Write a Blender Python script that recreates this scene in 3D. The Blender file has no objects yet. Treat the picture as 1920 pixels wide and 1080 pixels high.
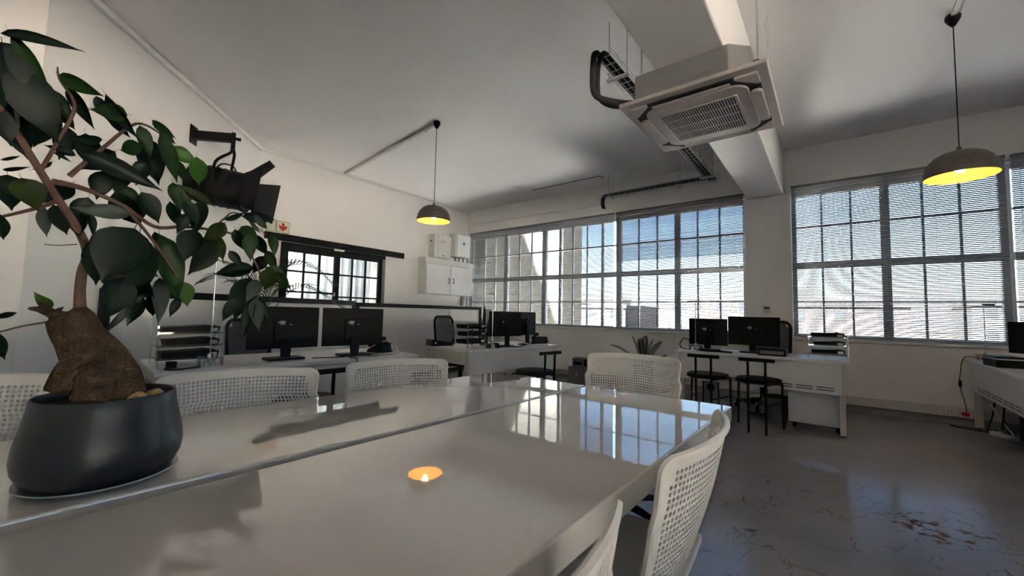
import bpy, bmesh, math, random
from mathutils import Vector, Matrix
random.seed(7)
S = bpy.context.scene
COL = S.collection
PI = math.pi
R = math.radians

# ------------------------------------------------------------------ camera
CAM_H = 1.14
FPX = 755.7
YAW, PITCH, ROLL = R(38.587), R(3.552), R(1.202)
cf = Vector((-math.sin(YAW)*math.cos(PITCH), math.cos(YAW)*math.cos(PITCH), math.sin(PITCH)))
cr0 = Vector((math.cos(YAW), math.sin(YAW), 0))
cu0 = cr0.cross(cf)
cr = cr0*math.cos(ROLL) + cu0*math.sin(ROLL)
cu = -cr0*math.sin(ROLL) + cu0*math.cos(ROLL)
CP = Vector((0, 0, CAM_H))
cd = bpy.data.cameras.new('camera')
cd.sensor_width = 36.0
cd.lens = FPX/1920*36.0
cd.clip_start = 0.02
cd.clip_end = 20000
cam = bpy.data.objects.new('camera', cd)
COL.objects.link(cam)
m = Matrix((cr, cu, -cf)).transposed().to_4x4()
m.translation = CP
cam.matrix_world = m
S.camera = cam

def ray(px, py):
    return (cf + cr*((px-960)/FPX) + cu*((540-py)/FPX)).normalized()
def at(px, py, dist):
    return CP + ray(px, py)*dist

# ------------------------------------------------------------------ world, sun, exposure
S.view_settings.view_transform = 'Standard'
S.view_settings.look = 'None'
S.view_settings.gamma = 1.0
S.view_settings.use_curve_mapping = False
S.view_settings.exposure = 3.95
W = bpy.data.worlds.new('world')
S.world = W
W.use_nodes = True
nt = W.node_tree
nt.nodes.clear()
sky = nt.nodes.new('ShaderNodeTexSky')
sky.sky_type = 'NISHITA'
sky.sun_disc = False
sky.sun_elevation = R(37)
sky.sun_rotation = R(215)
sky.air_density = 1.0
sky.dust_density = 0.6
sky.ozone_density = 1.6
bg = nt.nodes.new('ShaderNodeBackground')
bg.inputs['Strength'].default_value = 0.10
wo = nt.nodes.new('ShaderNodeOutputWorld')
nt.links.new(sky.outputs[0], bg.inputs[0])
nt.links.new(bg.outputs[0], wo.inputs[0])

sl = bpy.data.lights.new('sun', 'SUN')
sl.energy = 60.0
sl.angle = R(0.53)
sl.color = (1.0, 0.965, 0.915)
sun = bpy.data.objects.new('sun', sl)
COL.objects.link(sun)
SUN_DIR = Vector((0.285, 0.76, -0.60)).normalized()
sun.rotation_euler = (-SUN_DIR).to_track_quat('Z', 'Y').to_euler()
sun.location = (0, 0, 30)

def portal(loc, rot, sx, sy):
    l = bpy.data.lights.new('window_portal', 'AREA')
    l.shape = 'RECTANGLE'
    l.size = sx
    l.size_y = sy
    l.cycles.is_portal = True
    o = bpy.data.objects.new('window_portal', l)
    COL.objects.link(o)
    o.location = loc
    o.rotation_euler = rot
portal((-3.8, 6.98, 1.9), (R(-90), 0, 0), 5.7, 2.1)
portal((2.0, 6.98, 1.9), (R(-90), 0, 0), 4.9, 2.1)
portal((4.98, -0.7, 1.75), (0, R(90), 0), 2.9, 4.8)

# ------------------------------------------------------------------ materials
MATS = {}
def mat(name, col, rough=0.5, metal=0.0, bump=0.0, bscale=40.0, var=0.0, vscale=6.0, spec=0.5, coat=0.0, stretch=None, emit=None, estr=0.0):
    if name in MATS:
        return MATS[name]
    M = bpy.data.materials.new(name)
    M.use_nodes = True
    n = M.node_tree.nodes
    l = M.node_tree.links
    b = n['Principled BSDF']
    b.inputs['Base Color'].default_value = (*col, 1)
    b.inputs['Roughness'].default_value = rough
    b.inputs['Metallic'].default_value = metal
    b.inputs['Specular IOR Level'].default_value = spec
    b.inputs['Coat Weight'].default_value = coat
    b.inputs['Coat Roughness'].default_value = 0.015
    if emit:
        b.inputs['Emission Color'].default_value = (*emit, 1)
        b.inputs['Emission Strength'].default_value = estr
    tc = n.new('ShaderNodeTexCoord')
    src = tc.outputs['Object']
    if stretch:
        mp = n.new('ShaderNodeMapping')
        mp.inputs['Scale'].default_value = stretch
        l.new(src, mp.inputs[0])
        src = mp.outputs[0]
    nz = n.new('ShaderNodeTexNoise')
    nz.inputs['Scale'].default_value = vscale
    nz.inputs['Detail'].default_value = 6
    l.new(src, nz.inputs['Vector'])
    cr_ = n.new('ShaderNodeValToRGB')
    v = var
    cr_.color_ramp.elements[0].position = 0.3
    cr_.color_ramp.elements[1].position = 0.7
    cr_.color_ramp.elements[0].color = (*[max(0, c*(1-v)) for c in col], 1)
    cr_.color_ramp.elements[1].color = (*[min(1, c*(1+v)) for c in col], 1)
    l.new(nz.outputs['Fac'], cr_.inputs[0])
    l.new(cr_.outputs[0], b.inputs['Base Color'])
    if bump > 0:
        n2 = n.new('ShaderNodeTexNoise')
        n2.inputs['Scale'].default_value = bscale
        n2.inputs['Detail'].default_value = 4
        l.new(src, n2.inputs['Vector'])
        bp = n.new('ShaderNodeBump')
        bp.inputs['Strength'].default_value = bump
        bp.inputs['Distance'].default_value = 0.01
        l.new(n2.outputs['Fac'], bp.inputs['Height'])
        l.new(bp.outputs[0], b.inputs['Normal'])
    MATS[name] = M
    return M

def clear_mat(name, tint=(0.96, 0.97, 0.97), refl=0.06, rough=0.02):
    M = bpy.data.materials.new(name)
    M.use_nodes = True
    n = M.node_tree.nodes
    l = M.node_tree.links
    n.clear()
    o = n.new('ShaderNodeOutputMaterial')
    t = n.new('ShaderNodeBsdfTransparent')
    t.inputs[0].default_value = (*tint, 1)
    g = n.new('ShaderNodeBsdfGlossy')
    g.inputs['Roughness'].default_value = rough
    lw = n.new('ShaderNodeFresnel')
    lw.inputs['IOR'].default_value = 1.45
    mth = n.new('ShaderNodeMath')
    mth.operation = 'MULTIPLY_ADD'
    mth.inputs[1].default_value = 0.9
    mth.inputs[2].default_value = refl
    l.new(lw.outputs[0], mth.inputs[0])
    mx = n.new('ShaderNodeMixShader')
    l.new(mth.outputs[0], mx.inputs[0])
    l.new(t.outputs[0], mx.inputs[1])
    l.new(g.outputs[0], mx.inputs[2])
    l.new(mx.outputs[0], o.inputs[0])
    MATS[name] = M
    return M

def floor_mat():
    M = bpy.data.materials.new('painted_concrete')
    M.use_nodes = True
    n = M.node_tree.nodes
    l = M.node_tree.links
    b = n['Principled BSDF']
    tc = n.new('ShaderNodeTexCoord')
    P = tc.outputs['Object']
    def noise(scale, detail=6, rough=0.6, src=P):
        q = n.new('ShaderNodeTexNoise')
        q.inputs['Scale'].default_value = scale
        q.inputs['Detail'].default_value = detail
        q.inputs['Roughness'].default_value = rough
        l.new(src, q.inputs['Vector'])
        return q.outputs['Fac']
    def ramp(src, p0, p1, c0=(0, 0, 0), c1=(1, 1, 1)):
        q = n.new('ShaderNodeValToRGB')
        q.color_ramp.elements[0].position = p0
        q.color_ramp.elements[1].position = p1
        q.color_ramp.elements[0].color = (*c0, 1)
        q.color_ramp.elements[1].color = (*c1, 1)
        l.new(src, q.inputs[0])
        return q.outputs[0]
    def math_(op, a, c):
        q = n.new('ShaderNodeMath')
        q.operation = op
        for i, v in enumerate((a, c)):
            if isinstance(v, (int, float)):
                q.inputs[i].default_value = v
            else:
                l.new(v, q.inputs[i])
        return q.outputs[0]
    def mix(fac, a, c):
        q = n.new('ShaderNodeMixRGB')
        if isinstance(fac, (int, float)):
            q.inputs[0].default_value = fac
        else:
            l.new(fac, q.inputs[0])
        for i, v in ((1, a), (2, c)):
            if isinstance(v, tuple):
                q.inputs[i].default_value = (*v, 1)
            else:
                l.new(v, q.inputs[i])
        return q.outputs[0]
    base = ramp(noise(1.6), 0.3, 0.7, (0.205, 0.208, 0.215), (0.265, 0.268, 0.275))
    # warped coordinates for the crack network
    dn = n.new('ShaderNodeTexNoise')
    dn.inputs['Scale'].default_value = 3.0
    dn.inputs['Detail'].default_value = 5
    l.new(P, dn.inputs['Vector'])
    mp = n.new('ShaderNodeVectorMath')
    mp.operation = 'MULTIPLY_ADD'
    mp.inputs[1].default_value = (0.45, 0.45, 0)
    l.new(dn.outputs['Color'], mp.inputs[0])
    l.new(P, mp.inputs[2])
    vor = n.new('ShaderNodeTexVoronoi')
    vor.feature = 'DISTANCE_TO_EDGE'
    vor.inputs['Scale'].default_value = 3.0
    l.new(mp.outputs[0], vor.inputs['Vector'])
    line = ramp(vor.outputs['Distance'], 0.004, 0.013, (1, 1, 1), (0, 0, 0))
    vor2 = n.new('ShaderNodeTexVoronoi')
    vor2.feature = 'DISTANCE_TO_EDGE'
    vor2.inputs['Scale'].default_value = 9.0
    l.new(mp.outputs[0], vor2.inputs['Vector'])
    line2 = ramp(vor2.outputs['Distance'], 0.008, 0.03, (1, 1, 1), (0, 0, 0))
    # worn zone in the aisle, round where people walk
    sub = n.new('ShaderNodeVectorMath')
    sub.operation = 'DISTANCE'
    sub.inputs[1].default_value = (0.20, 2.85, 0)
    l.new(P, sub.inputs[0])
    zone = ramp(math_('MULTIPLY', sub.outputs['Value'], 0.5), 0.25, 0.75, (1, 1, 1), (0, 0, 0))
    zone.node.color_ramp.interpolation = 'EASE'
    gate = ramp(noise(1.7, 4), 0.50, 0.60)
    gate2 = ramp(noise(4.0, 3), 0.52, 0.6)
    crack = math_('MULTIPLY', math_('MULTIPLY', line, gate), zone)
    crack2 = math_('MULTIPLY', math_('MULTIPLY', line2, gate2), zone)
    cracks = math_('MAXIMUM', crack, math_('MULTIPLY', crack2, 0.8))
    sp = ramp(noise(55, 2), 0.70, 0.74)
    speck = math_('MULTIPLY', math_('MULTIPLY', sp, zone), gate)
    # flaked paint patches showing brown screed
    d2 = n.new('ShaderNodeVectorMath')
    d2.operation = 'DISTANCE'
    d2.inputs[1].default_value = (0.42, 3.28, 0)
    l.new(P, d2.inputs[0])
    z2 = ramp(d2.outputs['Value'], 0.08, 0.36, (1, 1, 1), (0, 0, 0))
    flake = math_('MULTIPLY', ramp(noise(11, 6, 0.75), 0.53, 0.57), z2)
    flake = ramp(flake, 0.3, 0.5)
    c = mix(math_('MULTIPLY', cracks, 0.9), base, (0.025, 0.022, 0.02))
    c = mix(math_('MULTIPLY', speck, 0.7), c, (0.06, 0.05, 0.045))
    c = mix(flake, c, (0.12, 0.078, 0.056))
    l.new(c, b.inputs['Base Color'])
    rr = ramp(noise(2.5), 0.3, 0.7, (0.13,)*3, (0.22,)*3)
    l.new(rr, b.inputs['Roughness'])
    l.new(math_('SUBTRACT', 0.95, math_('MULTIPLY', math_('MAXIMUM', math_('MAXIMUM', cracks, flake), speck), 0.95)), b.inputs['Specular IOR Level'])
    bp = n.new('ShaderNodeBump')
    bp.inputs['Strength'].default_value = 0.25
    bp.inputs['Distance'].default_value = 0.01
    h = math_('MULTIPLY', noise(7, 5), 0.5)
    l.new(h, bp.inputs['Height'])
    l.new(bp.outputs[0], b.inputs['Normal'])
    return M

M_WALL = mat('white_wall_paint', (0.75, 0.737, 0.715), 0.75, bump=0.12, bscale=18, var=0.03, vscale=1.3)
M_CEIL = mat('ceiling_paint', (0.87, 0.855, 0.84), 0.7, bump=0.3, bscale=3.0, var=0.035, vscale=0.8)
M_FLOOR = floor_mat()
M_FRAME = mat('white_window_frame', (0.72, 0.72, 0.72), 0.4, var=0.03)
M_GLASS = clear_mat('window_glass', (0.555, 0.54, 0.52), 0.03)  # tint holds back the light from the added side window
M_DIMGLASS = clear_mat('dimming_tint_glass', (0.77, 0.785, 0.80), 0.03)  # added tint that dims the outside seen through the panes
M_ACRYL = clear_mat('clear_acrylic', (0.90, 0.91, 0.91), 0.10)
M_DGLASS = clear_mat('door_glass', (0.94, 0.96, 0.96), 0.05)
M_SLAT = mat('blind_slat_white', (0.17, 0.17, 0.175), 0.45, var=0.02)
M_TABLE = mat('gloss_white_tabletop', (0.62, 0.585, 0.54), 0.03, bump=0.005, bscale=26, var=0.015, vscale=3, coat=1.0, spec=0.9)
M_DESK = mat('white_desk_laminate', (0.66, 0.66, 0.67), 0.32, var=0.02)
M_DESKE = mat('beige_desk_edge', (0.52, 0.48, 0.43), 0.45, var=0.05)
M_CHAIR = mat('white_perforated_plastic', (0.66, 0.63, 0.585), 0.42, var=0.02)
M_BLACK = mat('black_plastic', (0.006, 0.006, 0.007), 0.5, spec=0.18, var=0.15)
M_BLKM = mat('black_metal', (0.006, 0.006, 0.007), 0.5, spec=0.18, metal=0.0, var=0.1)
M_DARK = mat('charcoal_frame_paint', (0.006, 0.0062, 0.007), 0.5, spec=0.2, var=0.1)
M_CHROME = mat('polished_chrome', (0.75, 0.75, 0.76), 0.12, metal=1.0)
M_GALV = mat('galvanised_steel', (0.50, 0.50, 0.49), 0.4, metal=0.7, var=0.1, vscale=12)
M_ACP = mat('cassette_panel_plastic', (0.45, 0.405, 0.385), 0.4, var=0.02)
M_ACB = mat('cassette_body_zinc', (0.27, 0.265, 0.255), 0.45, metal=0.35, var=0.06, vscale=5)
M_GRILL = mat('grille_dark', (0.02, 0.02, 0.02), 0.7)
M_RUB = mat('pipe_insulation_foam', (0.018, 0.018, 0.018), 0.75, bump=0.3, bscale=60, var=0.2)
M_SHADE = mat('ribbed_shade_outside', (0.09, 0.075, 0.062), 0.4, var=0.1, vscale=20)
M_SHADEI = mat('ribbed_shade_inside', (0.72, 0.44, 0.13), 0.5, var=0.03)
M_BULB = mat('warm_bulb', (1, 0.85, 0.6), 0.3, emit=(1.0, 0.70, 0.32), estr=5.0)
M_POT = mat('grey_glazed_pot', (0.020, 0.023, 0.027), 0.36, var=0.08, vscale=4, bump=0.03, bscale=60, coat=0.05, spec=0.3)
M_SOIL = mat('dark_soil', (0.02, 0.014, 0.01), 0.95, bump=1.0, bscale=80, var=0.5, vscale=60)
M_SAUCER = mat('glass_saucer', (0.42, 0.43, 0.44), 0.08, var=0.02)
M_STONE = mat('yellow_pebble', (0.36, 0.24, 0.11), 0.7, bump=0.4, bscale=40, var=0.25, vscale=20)
M_BARK = mat('ficus_bark', (0.055, 0.033, 0.019), 0.9, spec=0.2, bump=1.0, bscale=90, var=0.5, vscale=28)
M_STEM = mat('ficus_stem', (0.075, 0.036, 0.024), 0.75, bump=0.4, bscale=70, var=0.3, vscale=30)
M_LF = [mat('ficus_leaf_dark', (0.0035, 0.009, 0.005), 0.42, spec=0.12, var=0.35, vscale=3),
        mat('ficus_leaf_green', (0.008, 0.024, 0.005), 0.42, spec=0.12, var=0.3, vscale=3),
        mat('ficus_leaf_grey', (0.026, 0.037, 0.031), 0.5, spec=0.2, var=0.2, vscale=3),
        mat('ficus_leaf_olive', (0.012, 0.021, 0.004), 0.42, spec=0.12, var=0.3, vscale=3),
        mat('ficus_leaf_bright', (0.022, 0.065, 0.008), 0.45, spec=0.16, var=0.25, vscale=3)]
M_PALM = mat('palm_green', (0.013, 0.024, 0.008), 0.5, spec=0.25, var=0.4, vscale=8)
M_SANS = mat('snake_plant_green', (0.016, 0.028, 0.018), 0.45, var=0.5, vscale=12)
M_TERRA = mat('plain_planter', (0.10, 0.10, 0.10), 0.6, var=0.1)
M_CABLEW = mat('white_cable', (0.55, 0.54, 0.50), 0.5)
M_RED = mat('red_plug', (0.42, 0.012, 0.012), 0.45)
M_CREAM = mat('photoluminescent_cream', (0.66, 0.63, 0.50), 0.55, var=0.02)
M_SIGNR = mat('sign_red', (0.50, 0.015, 0.02), 0.5)
M_SIGNG = mat('sign_border_olive', (0.22, 0.24, 0.10), 0.5)
M_MAR = mat('maroon_binder', (0.075, 0.018, 0.028), 0.5, var=0.1)
M_PAPER = mat('white_paper', (0.72, 0.72, 0.72), 0.7)
M_LABEL = mat('monitor_label', (0.40, 0.40, 0.42), 0.5)
M_GREYP = mat('mid_grey_plastic', (0.16, 0.16, 0.16), 0.5, var=0.1)
M_LGREY = mat('light_grey_enamel', (0.58, 0.57, 0.54), 0.35, var=0.02)
M_WBOARD = mat('gloss_whiteboard', (0.62, 0.61, 0.60), 0.10, var=0.01)
M_CARD = mat('beige_board', (0.42, 0.36, 0.28), 0.7, var=0.05)
M_MESHB = mat('grey_mesh_fabric', (0.10, 0.10, 0.105), 0.8, bump=0.5, bscale=300)
M_VINYL = mat('black_vinyl', (0.006, 0.006, 0.007), 0.5, spec=0.18, bump=0.15, bscale=120)
M_CURT = mat('white_curtain', (0.66, 0.68, 0.70), 0.8, var=0.04)
M_SKIRT = mat('grey_skirting', (0.24, 0.24, 0.235), 0.5, var=0.06)
M_TRUNK = mat('beige_trunking', (0.56, 0.52, 0.49), 0.5, var=0.02)
M_SCREEN = mat('black_screen', (0.006, 0.006, 0.008), 0.15)
M_INK = mat('dark_ink', (0.03, 0.03, 0.03), 0.6)

# ------------------------------------------------------------------ mesh helpers
class MB:
    def __init__(s):
        s.v = []
        s.f = []
    def add(s, vs, fs):
        o = len(s.v)
        s.v += [tuple(x) for x in vs]
        s.f += [tuple(i+o for i in f) for f in fs]
        return s
    def bx(s, x0, x1, y0, y1, z0, z1):
        return s.add([(x0,y0,z0),(x1,y0,z0),(x1,y1,z0),(x0,y1,z0),(x0,y0,z1),(x1,y0,z1),(x1,y1,z1),(x0,y1,z1)],
                     [(0,3,2,1),(4,5,6,7),(0,1,5,4),(1,2,6,5),(2,3,7,6),(3,0,4,7)])
    def box(s, c, d, M=None):
        hx, hy, hz = d[0]/2, d[1]/2, d[2]/2
        vs = [Vector((a*hx, b*hy, e*hz)) for e in (-1, 1) for a, b in ((-1,-1),(1,-1),(1,1),(-1,1))]
        if M is not None:
            vs = [M @ v for v in vs]
        vs = [v + Vector(c) for v in vs]
        return s.add(vs, [(0,3,2,1),(4,5,6,7),(0,1,5,4),(1,2,6,5),(2,3,7,6),(3,0,4,7)])
    def tube(s, pts, r, seg=8, cap=True):
        pts = [Vector(p) for p in pts]
        n = len(pts)
        rs = r if isinstance(r, (list, tuple)) else [r]*n
        up = Vector((0, 0, 1))
        prev = None
        rings = []
        for i, p in enumerate(pts):
            t = (pts[min(i+1, n-1)] - pts[max(i-1, 0)])
            if t.length < 1e-9:
                t = Vector((0, 0, 1))
            t.normalize()
            if prev is None:
                a = up if abs(t.z) < 0.9 else Vector((1, 0, 0))
                x = t.cross(a).normalized()
            else:
                x = (prev - t*prev.dot(t))
                if x.length < 1e-6:
                    x = t.orthogonal()
                x.normalize()
            prev = x
            y = t.cross(x)
            rings.append([p + (x*math.cos(2*PI*k/seg) + y*math.sin(2*PI*k/seg))*rs[i] for k in range(seg)])
        vs = [v for rg in rings for v in rg]
        fs = []
        for i in range(n-1):
            for k in range(seg):
                k2 = (k+1) % seg
                fs.append((i*seg+k, i*seg+k2, (i+1)*seg+k2, (i+1)*seg+k))
        if cap:
            fs.append(tuple(range(seg-1, -1, -1)))
            fs.append(tuple((n-1)*seg+k for k in range(seg)))
        return s.add(vs, fs)
    def lathe(s, prof, seg=32, c=(0, 0, 0), cap0=False, cap1=False):
        vs = []
        for r, z in prof:
            for k in range(seg):
                a = 2*PI*k/seg
                vs.append((c[0]+r*math.cos(a), c[1]+r*math.sin(a), c[2]+z))
        fs = []
        for i in range(len(prof)-1):
            for k in range(seg):
                k2 = (k+1) % seg
                fs.append((i*seg+k, i*seg+k2, (i+1)*seg+k2, (i+1)*seg+k))
        if cap0:
            fs.append(tuple(range(seg-1, -1, -1)))
        if cap1:
            fs.append(tuple((len(prof)-1)*seg+k for k in range(seg)))
        return s.add(vs, fs)
    def prism(s, poly, ext, origin, ux, uy):
        """poly in (a,b) extruded by vector ext"""
        o = Vector(origin); ux = Vector(ux); uy = Vector(uy); ext = Vector(ext)
        n = len(poly)
        vs = [o + ux*a + uy*b for a, b in poly] + [o + ux*a + uy*b + ext for a, b in poly]
        fs = [tuple(range(n)), tuple(range(2*n-1, n-1, -1))]
        for i in range(n):
            j = (i+1) % n
            fs.append((j, i, n+i, n+j))
        return s.add(vs, fs)
    def mesh(s, name, mt, smooth=False, fix=True):
        me = bpy.data.meshes.new(name)
        me.from_pydata(s.v, [], s.f)
        if fix:
            b = bmesh.new()
            b.from_mesh(me)
            bmesh.ops.recalc_face_normals(b, faces=b.faces)
            b.to_mesh(me)
            b.free()
        if mt is not None:
            me.materials.append(mt)
        if smooth:
            me.polygons.foreach_set('use_smooth', [True]*len(me.polygons))
            me.set_sharp_from_angle(angle=R(40))
        me.update()
        return me
    def build(s, name, mt, parent=None, bevel=0, smooth=False, fix=True, loc=None, rotz=None, seg=2):
        o = bpy.data.objects.new(name, s.mesh(name, mt, smooth, fix))
        COL.objects.link(o)
        if parent is not None:
            o.parent = parent
        if loc is not None:
            o.location = loc
        if rotz is not None:
            o.rotation_euler = (0, 0, rotz)
        if bevel:
            bv = o.modifiers.new('bevel', 'BEVEL')
            bv.width = bevel
            bv.segments = seg
            bv.limit_method = 'ANGLE'
            bv.angle_limit = R(40)
        return o

def tag(o, label, cat, group=None):
    o['label'] = label
    o['category'] = cat
    if group:
        o['group'] = group
    return o
def thing(name, label, cat, loc=(0, 0, 0), rotz=0.0, group=None):
    o = bpy.data.objects.new(name, None)
    o.empty_display_size = 0.1
    COL.objects.link(o)
    o.location = loc
    o.rotation_euler = (0, 0, rotz)
    return tag(o, label, cat, group)
def struct(o):
    o['kind'] = 'structure'
    return o
def dup(root, loc, rotz, label=None):
    r = root.copy()
    COL.objects.link(r)
    r.location = loc
    r.rotation_euler = (0, 0, rotz)
    if label:
        r['label'] = label
    for ch in list(root.children):
        c = ch.copy()
        COL.objects.link(c)
        c.parent = r
        for g in list(ch.children):
            d = g.copy()
            COL.objects.link(d)
            d.parent = c
    return r
def arc(c, r, a0, a1, n, ax=(1, 0, 0), ay=(0, 0, 1)):
    c = Vector(c); ax = Vector(ax); ay = Vector(ay)
    return [c + ax*(r*math.cos(a0+(a1-a0)*i/n)) + ay*(r*math.sin(a0+(a1-a0)*i/n)) for i in range(n+1)]
def spline(pts, n=6):
    pts = [Vector(p) for p in pts]
    out = []
    for i in range(len(pts)-1):
        p0 = pts[max(i-1, 0)]; p1 = pts[i]; p2 = pts[i+1]; p3 = pts[min(i+2, len(pts)-1)]
        for k in range(n):
            t = k/n
            out.append(0.5*((2*p1) + (p2-p0)*t + (2*p0-5*p1+4*p2-p3)*t*t + (3*p1-p0-3*p2+p3)*t**3))
    out.append(pts[-1])
    return out

# ------------------------------------------------------------------ room shell
YB, ZC = 6.71, 3.50
SILL, HEAD = 0.89, 2.90
XR, YREAR = 4.85, -5.6
LW0, LW1 = Vector((-6.543, 2.20, 0)), Vector((-6.716, YB, 0))     # left wall
AW0 = Vector((-4.17, 0.06, 0))                                     # start of the angled wall
struct(MB().bx(-9.5, XR+0.3, YREAR-0.3, YB+0.3, -0.25, 0).build('floor', M_FLOOR))
struct(MB().bx(-9.5, XR+0.3, YREAR-0.3, YB+0.3, ZC, ZC+0.3).build('ceiling', M_CEIL))

def vwall(name, a, b, z0, z1, t, mt, holes=()):
    """wall from a to b (room on the right hand when walking a->b); holes (s0,s1,z0,z1) along it"""
    a = Vector(a); b = Vector(b)
    d = (b-a); L = d.length; d.normalize()
    nrm = Vector((-d.y, d.x, 0))
    mb = MB()
    def piece(s0, s1, u0, u1):
        if s1-s0 < 1e-4 or u1-u0 < 1e-4:
            return
        mb.prism([(s0, u0), (s1, u0), (s1, u1), (s0, u1)], nrm*t, (a.x, a.y, 0), d, (0, 0, 1))
    ss = 0
    for h in sorted(holes):
        piece(ss, h[0], z0, z1)
        piece(h[0], h[1], z0, h[2])
        piece(h[0], h[1], h[3], z1)
        ss = h[1]
    piece(ss, L, z0, z1)
    return struct(mb.build(name, mt))

wx0 = -7.0
vwall('wall_back', (wx0, YB, 0), (XR+0.2, YB, 0), 0, ZC, 0.26, M_WALL,
      [(-6.66-wx0, -0.985-wx0, SILL, HEAD), (-0.43-wx0, 4.40-wx0, SILL, HEAD)])
ld = (LW1-LW0).normalized()
ln = Vector((ld.y, -ld.x, 0))      # into the room
def lw(s, off=0.0, z=0.0):          # point on the left wall, s metres from its near corner
    p = LW0 + ld*s + ln*off
    return Vector((p.x, p.y, z))
def sy(y):
    return (y - LW0.y)/ld.y
vwall('wall_left', LW0, LW1, 0, ZC, 0.2, M_WALL, [(sy(2.60), sy(4.44), 0.0, 2.16)])
vwall('wall_angled', AW0, LW0, 0, ZC, 0.2, M_WALL)
vwall('wall_side', (-4.45, YREAR, 0), AW0, 0, ZC, 0.2, M_WALL)
vwall('wall_rear', (XR+0.2, YREAR, 0), (-4.7, YREAR, 0), 0, ZC, 0.2, M_WALL)
vwall('wall_right', (XR, YB, 0), (XR, YREAR, 0), 0, ZC, 0.26, M_WALL, [(5.0, 9.8, 0.3, 3.2)])
struct(MB().bx(-0.95, -0.51, YREAR, YB, 2.88, ZC).build('ceiling_beam', M_CEIL, bevel=0.012))
struct(MB().bx(-0.985, -0.43, YB-0.02, YB, 0, 2.88).build('wall_pier', M_WALL, bevel=0.01))
# sills and skirting
struct(MB().bx(-6.66, -0.985, YB-0.025, YB+0.14, SILL-0.03, SILL).build('trim_1', M_FRAME, bevel=0.006))
struct(MB().bx(-0.43, 4.40, YB-0.025, YB+0.14, SILL-0.03, SILL).build('trim_2', M_FRAME, bevel=0.006))
struct(MB().bx(-6.7, XR, YB-0.014, YB, 0, 0.085).build('baseboard_back', M_SKIRT))
# cornice cable duct along the angled and left walls
aw_d = (LW0-AW0).normalized()
aw_n = Vector((aw_d.y, -aw_d.x, 0))
def aw(s, off=0.0, z=0.0):
    p = AW0 + aw_d*s + aw_n*off
    return Vector((p.x, p.y, z))
LA = (LW0-AW0).length
tr = MB()
tr.prism([(0, 0), (0.045, 0), (0.045, 0.05), (0, 0.05)], aw_d*(LA-0.02), (AW0.x, AW0.y, ZC-0.06), aw_n, (0, 0, 1))
struct(tr.build('trim_3', M_WALL, bevel=0.006))
tr = MB()
tr.prism([(0, 0), (0.018, 0), (0.018, 0.022), (0, 0.022)], ld*((LW1-LW0).length-0.02), (LW0.x, LW0.y, ZC-0.04), ln, (0, 0, 1))
struct(tr.build('trim_4', M_WALL))

# ------------------------------------------------------------------ windows
def window(name, x0, x1, thick, mid, bars, y=6.83, glass=None, zs=(SILL, 1.375, 1.83, 1.92, 2.40, HEAD), M=None):
    w = bpy.data.objects.new(name, None)
    COL.objects.link(w)
    struct(w)
    if M is not None:
        w.matrix_world = M
    za, zb1, zt0, zt1, zb2, zz = zs
    f = MB()
    f.bx(x0, x1, y-0.035, y+0.035, za, za+0.045)
    f.bx(x0, x1, y-0.035, y+0.035, zz-0.06, zz)
    f.bx(x0, x0+0.05, y-0.034, y+0.034, za+0.045, zz-0.06)
    f.bx(x1-0.05, x1, y-0.034, y+0.034, za+0.045, zz-0.06)
    f.build('window_frame', M_FRAME, w, bevel=0.004)
    for x in thick:
        MB().bx(x-0.045, x+0.045, y-0.045, y+0.035, za+0.045, zz-0.06).build('mullion', M_FRAME, w, bevel=0.004)
    xs = [x0+0.05] + sorted(list(thick)) + [x1-0.05]
    MB().bx(x0+0.05, x1-0.05, y-0.032, y+0.032, zt0, zt1).build('transom', M_FRAME, w, bevel=0.003)
    for x in mid:
        MB().bx(x-0.022, x+0.022, y-0.03, y+0.03, za+0.045, zz-0.06).build('casement_stile', M_FRAME, w)
    for x in bars:
        MB().bx(x-0.012, x+0.012, y-0.02, y+0.02, za+0.045, zz-0.06).build('glazing_bar', M_FRAME, w)
    for z in (zb1, zb2):
        MB().bx(x0+0.05, x1-0.05, y-0.018, y+0.018, z-0.012, z+0.012).build('glazing_bar', M_FRAME, w)
    cols = sorted([(x0+0.05, 0), (x1-0.05, 0)] + [(x, 0.045) for x in thick] + [(x, 0.022) for x in mid] + [(x, 0.012) for x in bars])
    rows = [(za+0.045, zb1-0.012), (zb1+0.012, zt0), (zt1, zb2-0.012), (zb2+0.012, zz-0.06)]
    for (a, wa), (b, wb) in zip(cols[:-1], cols[1:]):
        for z0, z1 in rows:
            MB().bx(a+wa, b-wb, y-0.003, y+0.003, z0, z1).build('pane', glass or M_DIMGLASS, w)
    return w
window('window_1', -6.66, -0.985, [-5.605, -4.595, -2.985, -1.975], [-4.225, -3.31],
       [-6.25, -5.94, -5.25, -4.93, -3.94, -3.63, -2.63, -2.31, -1.67, -1.35])
wb = []
th = [0.53, 1.505, 2.48, 3.455]
e = [-0.43] + th + [4.40]
for a, b in zip(e[:-1], e[1:]):
    wb += [a+(b-a)*0.345, a+(b-a)*0.66]
window('window_2', -0.43, 4.40, th, [], wb)
th3 = [1.6*k for k in (1, 2)]
wb3 = [1.6*k + d for k in range(3) for d in (0.53, 1.07)]
M3 = Matrix.Translation((XR+0.12, YB-5.0, 0)) @ Matrix.Rotation(R(-90), 4, 'Z')
window('added_side_window', 0.0, 4.8, th3, [], wb3, y=0.0, glass=M_GLASS, zs=(0.3, 1.0, 1.83, 1.92, 2.5, 3.2), M=M3)  # unseen window added to brighten the room from the right

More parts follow.
